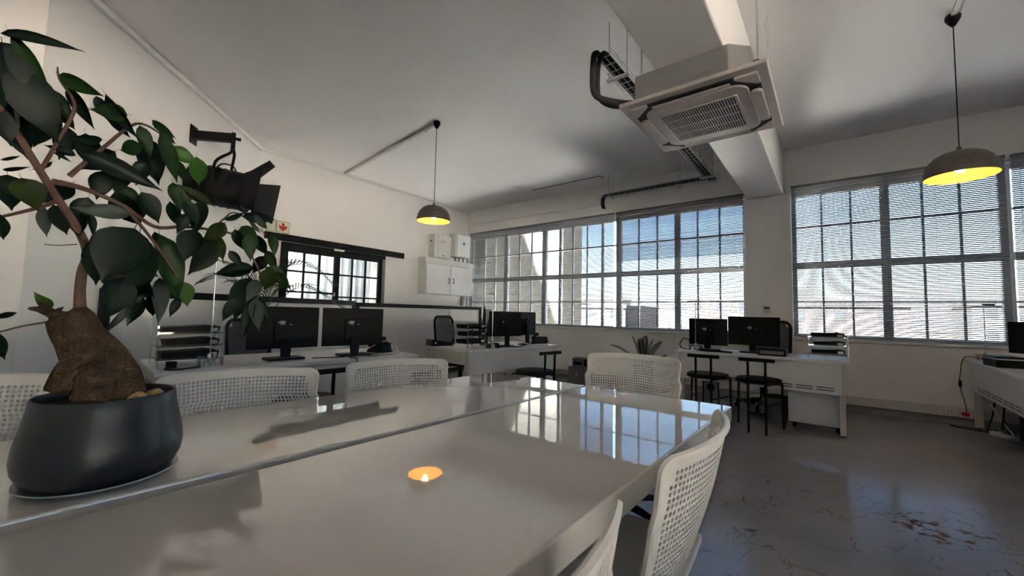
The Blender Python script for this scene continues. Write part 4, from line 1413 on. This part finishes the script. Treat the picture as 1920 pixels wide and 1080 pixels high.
cable('black_cable', [on(dB, 0.50, 0.08, cz), on(dB, 0.62, 0.04, 0.02), on(dB, 0.72, 0.06, cz), on(dB, 0.85, 0.05, cz), on(dB, 0.95, 0.10, cz)], 0.007, M_BLACK, 'black cable in front of the swivel monitors on the binder desk')
cable('white_cable', [on(dB, 0.92, 0.24, 0.10), on(dB, 0.98, 0.16, 0.05), on(dB, 1.06, 0.10, 0.010), on(dB, 1.2, 0.10, 0.010), on(dB, 1.34, 0.07, 0.012), on(dB, 1.42, 0.10, 0.05), on(dB, 1.43, 0.16, 0.06)], 0.008, M_CABLEW, 'white cable sagging between the swivel monitors and the telephone')
cable('black_cable', [on(dC, 0.10, 0.30, 0.10), on(dC, 0.02, 0.30, 0.13), on(dC, -0.01, 0.24, 0.06), on(dC, 0.03, 0.2, 0.01), on(dC, 0.12, 0.17, 0.01)], 0.006, M_BLACK, 'black cable arching at the end of the desk with bar stools')
for k in range(3):
    cable('black_cable', [on(dC, 0.22+0.05*k, 0.10+0.03*k, cz), on(dC, 0.34+0.05*k, 0.06+0.04*k, cz+0.004*k), on(dC, 0.46, 0.08+0.04*k, cz+0.004*k), on(dC, 0.60, 0.05+0.05*k, cz)], 0.006, M_BLACK, ('black cable tangled nearest the edge of the desk with bar stools', 'black cable tangled in the middle of the heap below the two monitors', 'black cable tangled against the monitor feet above the bar stools')[k])
for k, (x, y, w_, h_, r, lb) in enumerate([(0.40, 0.42, 0.21, 0.15, 10, 'white paper sheet lying behind the cables on the bar stool desk'), (0.52, 0.22, 0.14, 0.2, -25, 'white paper sheet lying under the cables on the bar stool desk'), (0.62, 0.14, 0.20, 0.12, 8, 'white paper sheet lying at the front edge of the bar stool desk')]):
    o = MB().bx(-w_/2, w_/2, -h_/2, h_/2, 0, 0.002+0.001*k).build('paper_sheet', M_PAPER, None, loc=on(dC, x, y), rotz=R(r))
    tag(o, lb, 'paper')
# small box printer behind the column-side monitor
pt = thing('desktop_printer', 'low black printer beside the monitor in front of the column', 'printer', on(dC, 0.98, 0.15))
MB().bx(-0.13, 0.13, -0.08, 0.10, 0.0, 0.075).build('printer_body', M_BLACK, pt, bevel=0.008)
MB().bx(-0.11, 0.11, -0.083, -0.08, 0.02, 0.055).build('paper_slot', M_GREYP, pt)
# binder on desk B
bd = thing('lever_arch_binder', 'maroon lever arch binder with a black spine on the desk corner', 'binder', on(dB, 0.10, 0.64), dB[1]+R(-10))
MB().add([(-0.14, -0.03, 0.0), (0.14, -0.03, 0.0), (0.14, 0.28-0.15, 0), (-0.14, 0.13, 0), (-0.14, -0.03, 0.078), (0.14, -0.03, 0.035), (0.14, 0.13, 0.035), (-0.14, 0.13, 0.078)],
         [(0,3,2,1),(4,5,6,7),(0,1,5,4),(1,2,6,5),(2,3,7,6),(3,0,4,7)]).build('cover', M_MAR, bd, bevel=0.003)
MB().add([(-0.142, -0.033, 0.0), (0.14, -0.033, 0.0), (0.14, -0.03, 0), (-0.142, -0.03, 0), (-0.142, -0.033, 0.080), (0.14, -0.033, 0.036), (0.14, -0.03, 0.036), (-0.142, -0.03, 0.080)],
         [(0,3,2,1),(4,5,6,7),(0,1,5,4),(1,2,6,5),(2,3,7,6),(3,0,4,7)]).build('spine', M_BLACK, bd)
MB().tube([(-0.09, -0.034, 0.036), (-0.09, -0.037, 0.036)], 0.012, 14).build('finger_ring', M_CHROME, bd)

# ------------------------------------------------------------------ snake plant on desk B
sn = thing('snake_plant', 'snake plant with stiff upright leaves in a small pot behind the files', 'plant', on(dB, 0.60, 0.46))
MB().lathe([(0, 0), (0.05, 0), (0.06, 0.10), (0.056, 0.10), (0.05, 0.085), (0, 0.085)], 20).build('pot', M_TERRA, sn, smooth=True)
for k, (dx, dy, h, w_) in enumerate(((0.0, 0.0, 0.42, 0.05), (0.03, 0.02, 0.34, 0.045), (-0.03, 0.01, 0.30, 0.045), (0.0, -0.03, 0.26, 0.04))):
    vs = []
    for i in range(7):
        q = i/6
        ww = w_/2*(0.6+0.9*q-1.5*q**3)+0.001
        c = Vector((dx*(1+1.5*q), dy*(1+q), 0.08+h*q))
        a = k*0.8+0.3*q
        dv = Vector((math.cos(a), math.sin(a), 0))
        nv = Vector((-dv.y, dv.x, 0))*0.004
        vs += [c-dv*ww, c+nv, c+dv*ww]
    fs = []
    for i in range(6):
        fs += [(3*i, 3*i+1, 3*i+4, 3*i+3), (3*i+1, 3*i+2, 3*i+5, 3*i+4)]
    MB().add(vs, fs).build('leaf', M_SANS, sn, smooth=True, fix=False)

# ------------------------------------------------------------------ bar stools
def make_stool(label):
    t = thing('bar_stool', label, 'stool', group='black bar stools with T-shaped backrests')
    pts = rrect(0.205, 0.20, 0.16, 8)
    s = MB()
    n = len(pts)
    vs = []
    for sc, z in ((0.93, 0.478), (1.0, 0.486), (1.0, 0.506), (0.96, 0.517), (0.80, 0.523), (0.0, 0.525)):
        vs += [(x*sc, y*sc, z) for x, y in pts]
    fs = [(i*n+k, i*n+(k+1) % n, (i+1)*n+(k+1) % n, (i+1)*n+k) for i in range(5) for k in range(n)]
    fs.append(tuple(range(n-1, -1, -1)))
    s.add(vs, fs).build('seat', M_VINYL, t, smooth=True)
    for x in (-0.075, 0.075):
        MB().tube([(x, -0.225, 0), (x, -0.215, 0.40), (x, -0.225, 0.72)], 0.012, 10).build('back_leg', M_BLKM, t, smooth=True)
        MB().tube([(x*2.75, 0.17, 0.0), (x*2.65, 0.165, 0.47)], 0.011, 10).build('front_leg', M_BLKM, t, smooth=True)
    MB().tube([(-0.155, -0.23, 0.722), (0.155, -0.23, 0.722)], 0.018, 12).build('backrest_bar', M_BLKM, t, smooth=True)
    MB().tube([(-0.075, -0.222, 0.20), (0.075, -0.222, 0.20)], 0.008, 8).build('stretcher', M_BLKM, t)
    for sx in (-1, 1):
        MB().tube([(sx*0.075, -0.222, 0.27), (sx*0.204, 0.17, 0.27)], 0.008, 8).build('stretcher', M_BLKM, t)
        MB().tube([(sx*0.075, -0.218, 0.472), (sx*0.19, 0.165, 0.472)], 0.009, 8).build('seat_rail', M_BLKM, t)
    return t
st0 = make_stool('black bar stool in front of the mobile pedestal at the window desk')
st0.location = (-0.625, 4.925, 0)
st0.rotation_euler = (0, 0, R(3))
dup(st0, (-1.11, 4.91, 0), R(2), 'black bar stool in front of the computer tower at the window desk')
dup(st0, (-2.60, 3.70, 0), R(80), 'black bar stool at the desk with the maroon binder')
dup(st0, (-2.90, 1.36, 0), R(87), 'black bar stool at the desk opposite the plant pot')

# ------------------------------------------------------------------ swivel chairs behind the desks
def swivel(loc, rz, label, top=1.05):
    t = thing('office_chair', label, 'chair', (loc[0], loc[1], 0), rz, 'black mesh office chairs')
    w, z0, z1 = 0.225, top-0.52, top
    fr_ = []
    for x, z in rrect(w, (z1-z0)/2, 0.09, 6):
        fr_.append((x, -0.26-0.05*((z+(z1-z0)/2)/(z1-z0))+0.35*x*x, z+(z0+z1)/2))
    fr_.append(fr_[0])
    MB().tube(fr_, 0.017, 8).build('back_frame', M_BLACK, t, smooth=True)
    g = MB()
    vs = []
    for j in range(9):
        for i in range(9):
            x = -w+2*w*i/8
            z = z0+(z1-z0)*j/8
            vs.append((x*0.985, -0.26-0.05*(j/8)+0.35*x*x, z))
    fs = [(j*9+i, j*9+i+1, (j+1)*9+i+1, (j+1)*9+i) for j in range(8) for i in range(8) if not ((i in (0, 7)) and (j in (0, 7)))]
    g.add(vs, fs).build('back_mesh', M_MESHB, t, smooth=True, fix=False)
    MB().prism(rrect(0.24, 0.23, 0.09), (0, 0, 0.07), (0, 0, 0.43), (1, 0, 0), (0, 1, 0)).build('seat', M_VINYL, t, bevel=0.015)
    MB().tube(spline([(0, -0.10, 0.42), (0, -0.28, 0.42), (0, -0.33, 0.55), (0, -0.315, 0.75)], 4), 0.022, 8).build('back_stem', M_BLACK, t, smooth=True)
    for sx in (-1, 1):
        MB().tube(spline([(sx*0.20, 0.0, 0.44), (sx*0.29, 0.0, 0.46), (sx*0.30, 0.0, 0.66)], 4), 0.014, 8).build('arm_post', M_BLACK, t, smooth=True)
        MB().bx(sx*0.30-0.035, sx*0.30+0.035, -0.12, 0.14, 0.66, 0.69).build('arm_pad', M_BLACK, t, bevel=0.01)
    MB().tube([(0, 0, 0.09), (0, 0, 0.43)], [0.035, 0.025], 12).build('gas_column', M_BLACK, t)
    for k in range(5):
        a = 2*PI*k/5+0.5
        d = Vector((math.cos(a), math.sin(a), 0))
        lg = MB().tube([d*0.02+Vector((0, 0, 0.11)), d*0.30+Vector((0, 0, 0.075))], [0.028, 0.016], 8).build('base_arm', M_BLACK, t)
        nn = Vector((-d.y, d.x, 0))
        c = d*0.29+Vector((0, 0, 0.03))
        MB().tube([c-nn*0.022, c+nn*0.022], 0.03, 12).build('castor', M_BLACK, lg)
    return t
swivel((-3.98, 3.90), R(-75), 'black mesh office chair behind the desk with the maroon binder', 1.07)
swivel((-4.28, 1.62), R(-70), 'black office chair behind the desk opposite the plant pot', 1.02)
swivel((-0.72, 6.03), R(165), 'black office chair between the column and the desk with bar stools', 1.10)

# ------------------------------------------------------------------ under-desk things
pd = thing('mobile_pedestal', 'white mobile pedestal on castors under the window desk', 'cabinet', (-0.17, 5.50, 0))
MB().bx(-0.23, 0.23, -0.24, 0.16, 0.06, 0.40).build('body', M_DESK, pd, bevel=0.004)
MB().bx(0.20, 0.212, -0.252, -0.24, 0.07, 0.39).build('edge_strip', M_PAPER, pd)
for k in range(2):
    MB().bx(-0.21, 0.21, 0.16, 0.175, 0.08+0.16*k, 0.225+0.16*k).build('drawer_front', M_DESK, pd, bevel=0.003)
for x in (-0.18, 0.18):
    for y in (-0.19, 0.11):
        MB().tube([(x-0.015, y, 0.028), (x+0.015, y, 0.028)], 0.028, 12).build('castor', M_BLACK, pd)
        MB().tube([(x, y, 0.03), (x, y, 0.062)], 0.006, 6).build('castor_pin', M_BLACK, pd)
wbn = thing('waste_bin', 'grey round waste bin behind the bar stools under the window desk', 'bin', (-0.535, 5.42, 0))
MB().lathe([(0.0, 0.004), (0.105, 0.004), (0.107, 0.0), (0.125, 0.27), (0.128, 0.275), (0.121, 0.27), (0.103, 0.012), (0, 0.012)], 32).build('bin_body', M_GREYP, wbn, smooth=True)
MB().lathe([(0.128, 0.27), (0.131, 0.275), (0.128, 0.28), (0.122, 0.276)], 32).build('bin_rim', M_BLACK, wbn, smooth=True)
def tower(x, y, rz, label, h=0.40, w_=0.18, d_=0.42):
    t = thing('computer_tower', label, 'computer', (x, y, 0), rz, 'black computer towers')
    MB().bx(-w_/2, w_/2, -d_/2, d_/2, 0.01, h).build('case', M_BLACK, t, bevel=0.004)
    MB().bx(-w_/2+0.015, w_/2-0.015, -d_/2-0.004, -d_/2, 0.05, h-0.04).build('rear_panel', M_GREYP, t)
    MB().tube([(0, -d_/2-0.003, h-0.12), (0, -d_/2-0.008, h-0.12)], 0.042, 16).build('fan_grille', M_BLACK, t)
    for xx in (-w_/2+0.02, w_/2-0.02):
        for yy in (-d_/2+0.04, d_/2-0.04):
            MB().tube([(xx, yy, 0), (xx, yy, 0.012)], 0.012, 8).build('foot', M_BLACK, t)
    return t
tower(-1.22, 5.56, R(12), 'black computer tower under the end of the window desk', 0.42)
tower(1.62, 6.20, R(90), 'black computer tower under the slotted-panel desk near the cables', 0.44)
tower(1.62, 5.70, R(90), 'black computer tower under the slotted-panel desk away from the wall', 0.44)
# printer on a box by the wall
bx_ = thing('carton_box', 'grey box on the floor under the small printer by the window wall', 'box', (-3.42, 6.22, 0))
MB().bx(-0.16, 0.16, -0.14, 0.14, 0, 0.25).build('carton', M_GREYP, bx_, bevel=0.004)
MB().bx(-0.02, 0.02, -0.1415, -0.14, 0.11, 0.15).build('emblem', M_LABEL, bx_)
lp = thing('label_printer', 'small black and grey printer standing on the grey box by the window wall', 'printer', (-3.42, 6.22, 0.25))
MB().prism([(-0.10, 0), (0.10, 0), (0.10, 0.09), (0.06, 0.15), (-0.08, 0.15), (-0.10, 0.12)], (0.22, 0, 0), (-0.11, 0, 0), (0, 1, 0), (0, 0, 1)).build('printer_body', M_GREYP, lp, bevel=0.012)
MB().bx(-0.075, 0.075, -0.106, -0.10, 0.04, 0.085).build('label_slot', M_BLACK, lp)
MB().bx(0.111, 0.15, -0.09, 0.09, 0.01, 0.13).build('side_cover', M_BLACK, lp, bevel=0.01)

# ------------------------------------------------------------------ palms
def frond(mb, base, dirv, length, droop, n=26, lw_=0.012, ll=0.20, rr=0.006):
    base = Vector(base); d = Vector(dirv).normalized()
    pts = []
    for i in range(n+1):
        q = i/n
        p = base + d*(length*q)
        p.z -= droop*q*q
        pts.append(p)
    mb.tube(pts, [rr*(1-0.8*i/n) for i in range(n+1)], 6)
    for i in range(6, n+1):
        q = i/n
        t = (pts[i]-pts[i-1]).normalized()
        sd = t.cross(Vector((0, 0, 1)))
        if sd.length < 0.01:
            sd = Vector((1, 0, 0))
        sd.normalize()
        up = sd.cross(t)
        L = ll*math.sin(PI*(0.15+0.8*(q-0.2)/0.8))+0.03
        for s in (-1, 1):
            v = (sd*s*0.75+t*0.75+up*0.25).normalized()
            w = v.cross(up).normalized()*lw_*0.5
            a = pts[i]
            m1 = a+v*(L*0.5)+up*0.01
            e = a+v*L-Vector((0, 0, L*0.28))
            o = len(mb.v)
            mb.add([a-w*0.4, a+w*0.4, m1+w, m1-w, e], [(0, 1, 2, 3), (3, 2, 4)])
    return mb
def frond_path(mb, path, ll=0.22, lw_=0.013, rr=0.005):
    pts = spline(path, 9)
    n = len(pts)-1
    mb.tube(pts, [rr*(1-0.8*i/n) for i in range(n+1)], 6)
    for i in range(int(n*0.38), n+1):
        q = (i/n-0.38)/0.62
        t = (pts[i]-pts[max(i-1, 0)]).normalized()
        sd = t.cross(Vector((0, 0, 1)))
        if sd.length < 0.05:
            sd = Vector((0.7, 0.7, 0))
        sd.normalize()
        up = sd.cross(t)
        L = ll*(0.35+0.65*math.sin(PI*min(1, 0.2+0.75*q)))
        for s_ in (-1, 1):
            v = (sd*s_*0.8+t*0.7+up*0.2).normalized()
            w = v.cross(up).normalized()*lw_*0.5
            a = pts[i]
            m1 = a+v*(L*0.5)+up*0.012
            e = a+v*L-Vector((0, 0, L*0.22))
            mb.add([a-w*0.4, a+w*0.4, m1+w, m1-w, e], [(0, 1, 2, 3), (3, 2, 4)])
    return mb
def palm(loc, pot_h, pot_r, fr_list, label, pot_label):
    po = MB().lathe([(0, 0), (pot_r*0.8, 0), (pot_r, pot_h), (pot_r*0.92, pot_h), (pot_r*0.85, pot_h-0.04), (0, pot_h-0.04)], 28).build('planter', M_TERRA, None, smooth=True, loc=loc)
    tag(po, pot_label, 'planter')
    t = thing('palm_plant', label, 'plant', (loc[0], loc[1], pot_h-0.04))
    for dv, L, dr_, ll in fr_list:
        frond(MB(), (dv[0]*0.02, dv[1]*0.02, 0), dv, L, dr_, ll=ll).build('frond', M_PALM, t, fix=False)
    return t
PB = Vector((-4.78, 1.68, 0.62))
pp_ = palm((PB.x, PB.y, 0), 0.66, 0.13, [], 'potted palm with arching fronds behind the desk monitors', 'dark planter of the palm behind the desk monitors')
for path in ([(-4.72, 1.74, 1.25), (-4.58, 1.87, 1.59), (-4.36, 2.05, 1.57), (-4.19, 2.18, 1.40)],
             [(-4.66, 1.80, 1.15), (-4.48, 1.94, 1.36), (-4.29, 2.09, 1.31), (-4.12, 2.24, 1.16)],
             [(-4.82, 1.62, 1.20), (-4.91, 1.52, 1.50), (-5.02, 1.40, 1.60)],
             [(-4.80, 1.62, 1.10), (-4.85, 1.50, 1.36), (-4.93, 1.36, 1.44), (-4.97, 1.22, 1.38)],
             [(-4.76, 1.70, 1.15), (-4.71, 1.80, 1.45), (-4.62, 1.92, 1.62)],
             [(-4.75, 1.63, 1.10), (-4.68, 1.52, 1.33), (-4.62, 1.40, 1.37)],
             [(-4.79, 1.66, 1.10), (-4.80, 1.60, 1.40), (-4.78, 1.50, 1.55)],
             [(-4.75, 1.72, 1.05), (-4.66, 1.76, 1.30), (-4.52, 1.80, 1.36)]):
    frond_path(MB(), [Vector((0, 0, 0))]+[Vector(p)-PB for p in path]).build('frond', M_PALM, pp_, fix=False)
palm((-2.36, 6.32, 0), 0.36, 0.16, [((-0.5, -0.2, 0.62), 0.72, 0.22, 0.12), ((-0.3, -0.1, 1.0), 0.55, 0.05, 0.12), ((0.1, -0.1, 1.0), 0.52, 0.03, 0.12), ((0.45, -0.15, 0.8), 0.60, 0.10, 0.13), ((0.25, 0.1, 0.95), 0.5, 0.05, 0.12), ((0.6, -0.1, 0.45), 0.45, 0.05, 0.1), ((-0.15, 0.1, 0.9), 0.5, 0.06, 0.12)],
     'small potted palm in front of the window wall below the blinds', 'dark planter of the small palm below the blinds')

# ------------------------------------------------------------------ wall services under the windows
tg = thing('cable_trunking', 'beige cable trunking with sockets along the foot of the window wall', 'trunking', (0, YB, 0))
for a, b in ((-2.9, -0.5), (-0.5, 0.83), (0.838, 1.9)):
    MB().bx(a, b-0.004, -0.05, 0, 0.088, 0.192).build('trunking_length', M_TRUNK, tg, bevel=0.004)
for x in (-1.0, -0.72, 0.70, 0.98):
    sk = MB().bx(x-0.075, x+0.075, -0.055, -0.05, 0.10, 0.182).build('socket_plate', M_LGREY, tg, bevel=0.002)
    for dx in (-0.03, 0.0, 0.03):
        for dz in (0.125, 0.152):
            MB().tube([(x+dx, -0.0535, dz), (x+dx, -0.0565, dz)], 0.0045, 8).build('socket_hole', M_INK, sk)
rp = thing('red_plug', 'red power plug in the trunking socket beside the slotted-panel desk', 'plug', (1.115, YB-0.055, 0.135))
MB().box((0, -0.018, 0), (0.05, 0.036, 0.042)).build('plug_body', M_RED, rp, bevel=0.008)
MB().box((-0.026, -0.02, 0.002), (0.02, 0.03, 0.03)).build('plug_grip', M_RED, rp, bevel=0.006)
rc = thing('lamp_power_cable', 'black lamp cable with an inline switch hanging from the slotted-panel desk to the red plug', 'cable', (1.10, YB-0.08, 0.4))
ro = rc.location
MB().tube([p-ro for p in spline([on(dD, 0.06, 0.12, 0.02), on(dD, 0.04, 0.03, 0.03), on(dD, 0.04, -0.012, -0.02), Vector((1.085, 6.62, 0.60)), Vector((1.075, 6.62, 0.50)), Vector((1.08, 6.62, 0.40)), Vector((1.10, 6.62, 0.30)), Vector((1.115, 6.62, 0.20)), Vector((1.115, 6.63, 0.15))], 6)], 0.004, 6).build('wire', M_BLACK, rc, smooth=True)
MB().box(Vector((1.078, 6.62, 0.465))-ro, (0.024, 0.022, 0.07)).build('inline_switch', M_BLACK, rc, bevel=0.004)
cable('black_cable', [(0.98, 6.56, 0.008), (1.08, 6.50, 0.008), (1.20, 6.46, 0.008), (1.30, 6.40, 0.008), (1.34, 6.30, 0.04), (1.34, 6.44, 0.16)], 0.007, M_BLACK, 'black cable lying on the floor at the foot of the slotted-panel desk')
cable('black_cable', [(1.22, 6.42, 0.02), (1.26, 6.40, 0.20), (1.27, 6.34, 0.34), (1.30, 6.20, 0.40), (1.27, 6.08, 0.30), (1.24, 6.02, 0.12)], 0.008, M_BLACK, 'black cable looping high under the slotted-panel desk')
cable('grey_cable', [(1.25, 6.38, 0.30), (1.27, 6.30, 0.22), (1.31, 6.20, 0.12), (1.33, 6.12, 0.06), (1.30, 6.16, 0.03), (1.27, 6.26, 0.06)], 0.008, M_CABLEW, 'pale grey cable looping under the slotted-panel desk')
pb = MB().box((1.30, 6.26, 0.02), (0.05, 0.24, 0.04), Matrix.Rotation(R(30), 3, 'Z')).build('power_strip', M_LGREY, None, bevel=0.005)
tag(pb, 'white power strip on the floor under the slotted-panel desk', 'power strip')
cable('white_cable', [(-0.78, YB-0.06, 0.14), (-0.84, YB-0.10, 0.05), (-0.95, YB-0.16, 0.012), (-1.05, 6.3, 0.01), (-1.1, 6.0, 0.01)], 0.006, M_CABLEW, 'white cable from the trunking socket to the floor under the window desk')
bp_ = thing('black_plug', 'black power plug in the trunking socket behind the bar stools', 'plug', (-0.76, YB-0.055, 0.145))
MB().box((0, -0.018, 0), (0.05, 0.036, 0.042)).build('plug_body', M_BLACK, bp_, bevel=0.008)
# things on the slotted-panel desk
pe = thing('document_scanner', 'black device with silver band in front of the monitor on the slotted-panel desk', 'scanner', on(dD, 0.86, 0.11), dD[1]+R(6))
MB().bx(-0.15, 0.15, -0.08, 0.10, 0.0, 0.10).build('body', M_BLACK, pe, bevel=0.01)
MB().bx(-0.151, 0.151, -0.082, 0.102, 0.070, 0.082).build('silver_band', M_GALV, pe)
for k, (x, y, r, lb) in enumerate(((0.32, 0.14, 20, 'dark pen lying on the slotted-panel desk near the lamp'), (0.50, 0.08, -12, 'dark pen lying on the slotted-panel desk near its front edge'))):
    o = MB().tube([(-0.08, 0, 0.006), (0.06, 0, 0.006), (0.08, 0, 0.006)], [0.006, 0.006, 0.002], 8).build('pen', M_BLACK, None, loc=on(dD, x, y), rotz=dD[1]+R(r))
    tag(o, lb, 'pen')
cable('black_cable', [on(dD, 0.22, 0.30, 0.008), on(dD, 0.30, 0.22, 0.03), on(dD, 0.38, 0.25, 0.03), on(dD, 0.46, 0.30, 0.008)], 0.007, M_BLACK, 'black cable lying on top of the slotted-panel desk')
# thermostat
th_ = thing('wall_thermostat', 'small white thermostat with dark display on the column', 'thermostat', (-0.735, YB-0.02, 1.265))
MB().bx(-0.055, 0.055, -0.018, 0, -0.055, 0.055).build('case', M_LGREY, th_, bevel=0.004)
MB().bx(-0.032, 0.032, -0.0195, -0.018, 0.005, 0.035).build('display', M_INK, th_)
for k in range(3):
    MB().bx(-0.03+0.024*k, -0.018+0.024*k, -0.0195, -0.018, -0.03, -0.02).build('button', M_GREYP, th_)
# panel outline on the column
pnl = MB().bx(-0.955, -0.66, YB-0.026, YB-0.02, 2.0, 2.72).build('access_panel', M_WALL, None, bevel=0.002)
tag(pnl, 'flush white access panel high on the column beside the blind', 'panel')

# ------------------------------------------------------------------ outside
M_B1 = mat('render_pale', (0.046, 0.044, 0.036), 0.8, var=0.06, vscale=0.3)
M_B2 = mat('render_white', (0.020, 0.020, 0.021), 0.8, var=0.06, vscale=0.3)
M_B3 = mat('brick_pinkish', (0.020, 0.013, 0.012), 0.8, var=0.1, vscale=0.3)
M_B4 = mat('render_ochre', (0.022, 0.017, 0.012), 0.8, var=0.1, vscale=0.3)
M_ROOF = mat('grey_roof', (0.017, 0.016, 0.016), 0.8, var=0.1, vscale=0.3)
M_WIN = mat('far_window', (0.012, 0.016, 0.02), 0.2)
M_GRND = mat('street_ground', (0.66, 0.62, 0.57), 0.9, var=0.15, vscale=0.02)
M_HILL = mat('distant_hill', (0.017, 0.020, 0.020), 0.95, var=0.2, vscale=0.01)
GZ = -14.0
struct(MB().bx(-900, 900, -600, 1600, GZ-1, GZ).build('ground_street', M_GRND))
# unseen block added to cast the diagonal shadow on the neighbouring tower
blk = MB().bx(-60, -26.3, -30, 6.9, GZ, 27).build('shadow_caster_block', M_B2)
tag(blk, 'unseen block added beyond the left wall to shade the pale tower', 'building')
def far_building(x0, x1, y0, y1, z1, mt, label, floors, cols, win=True):
    t = thing('far_building', label, 'building', ((x0+x1)/2, (y0+y1)/2, GZ), group='buildings beyond the windows')
    hx, hy = (x1-x0)/2, (y1-y0)/2
    MB().bx(-hx, hx, -hy, hy, 0, z1-GZ).build('walls', mt, t)
    MB().bx(-hx-0.3, hx+0.3, -hy-0.3, hy+0.3, z1-GZ, z1-GZ+0.6).build('roof', M_ROOF, t)
    if win:
        H = z1-GZ
        wm = MB().bx(-0.65, 0.65, -0.06, 0.0, 0, 1.5).mesh('window', M_WIN)
        for j in range(floors):
            for i in range(cols):
                o = bpy.data.objects.new('window', wm)
                COL.objects.link(o)
                o.parent = t
                o.location = (-hx+(i+0.5)*2*hx/cols, -hy, H*(j+0.45)/floors)
    return t
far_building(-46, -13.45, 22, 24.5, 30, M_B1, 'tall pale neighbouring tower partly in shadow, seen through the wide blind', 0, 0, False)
rng = random.Random(3)
k = 0
cities = []
for row, (y0, n, hmin, hmax) in enumerate(((42, 5, 6, 12), (65, 6, 6, 15), (100, 8, 8, 19), (160, 9, 10, 24))):
    span = y0*1.5
    for i in range(n):
        xc = -y0*1.05 + (i+0.5)/n*span*1.25 + rng.uniform(-3, 3)
        w = span*1.25/n*rng.uniform(0.55, 0.9)
        h = rng.uniform(hmin, hmax)
        mt = rng.choice([M_B1, M_B2, M_B2, M_B3, M_B4])
        col = {M_B1.name: 'pale', M_B2.name: 'white', M_B3.name: 'pinkish', M_B4.name: 'ochre'}[mt.name]
        cities.append((xc-w/2, xc+w/2, y0, y0+rng.uniform(10, 18), GZ+h+ (2 if row else 0), mt, col, row))
for (a, b, c, d, z, mt, col, row) in cities:
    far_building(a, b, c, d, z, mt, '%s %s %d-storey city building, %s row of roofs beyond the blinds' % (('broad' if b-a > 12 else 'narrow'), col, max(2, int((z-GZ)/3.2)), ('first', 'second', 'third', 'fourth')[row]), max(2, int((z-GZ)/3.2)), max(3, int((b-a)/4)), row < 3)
an = thing('far_building', 'added unseen dark-roofed block below the windows, holding back ground light', 'building', (14.0, 22.0, GZ), group='buildings beyond the windows')  # unseen block added to keep ground light off the right-hand ceiling
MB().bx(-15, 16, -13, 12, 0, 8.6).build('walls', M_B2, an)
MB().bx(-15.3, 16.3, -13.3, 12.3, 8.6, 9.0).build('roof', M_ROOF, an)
an2 = thing('far_building', 'added unseen dark-roofed block beyond the right-hand wall, holding back ground light', 'building', (19.0, -3.0, GZ), group='buildings beyond the windows')  # second unseen block, added to darken the beam and right-hand ceiling
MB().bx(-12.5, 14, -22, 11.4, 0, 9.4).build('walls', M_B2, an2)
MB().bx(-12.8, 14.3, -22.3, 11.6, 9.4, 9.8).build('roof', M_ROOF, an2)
# hill
hm = MB()
n = 60
vs = []
for j in range(7):
    for i in range(n+1):
        x = -1400+2600*i/n
        prof = 60+85*math.exp(-((x+900)/420)**2)+30*math.exp(-((x-250)/300)**2)+10*math.sin(x*0.012)+6*math.sin(x*0.031)
        vs.append((x, 1000+110*j, GZ+prof*(j/6)**0.8*0.95))
fs = [(j*(n+1)+i, j*(n+1)+i+1, (j+1)*(n+1)+i+1, (j+1)*(n+1)+i) for j in range(6) for i in range(n)]
struct(hm.add(vs, fs).build('distant_hill', M_HILL, smooth=True, fix=False))
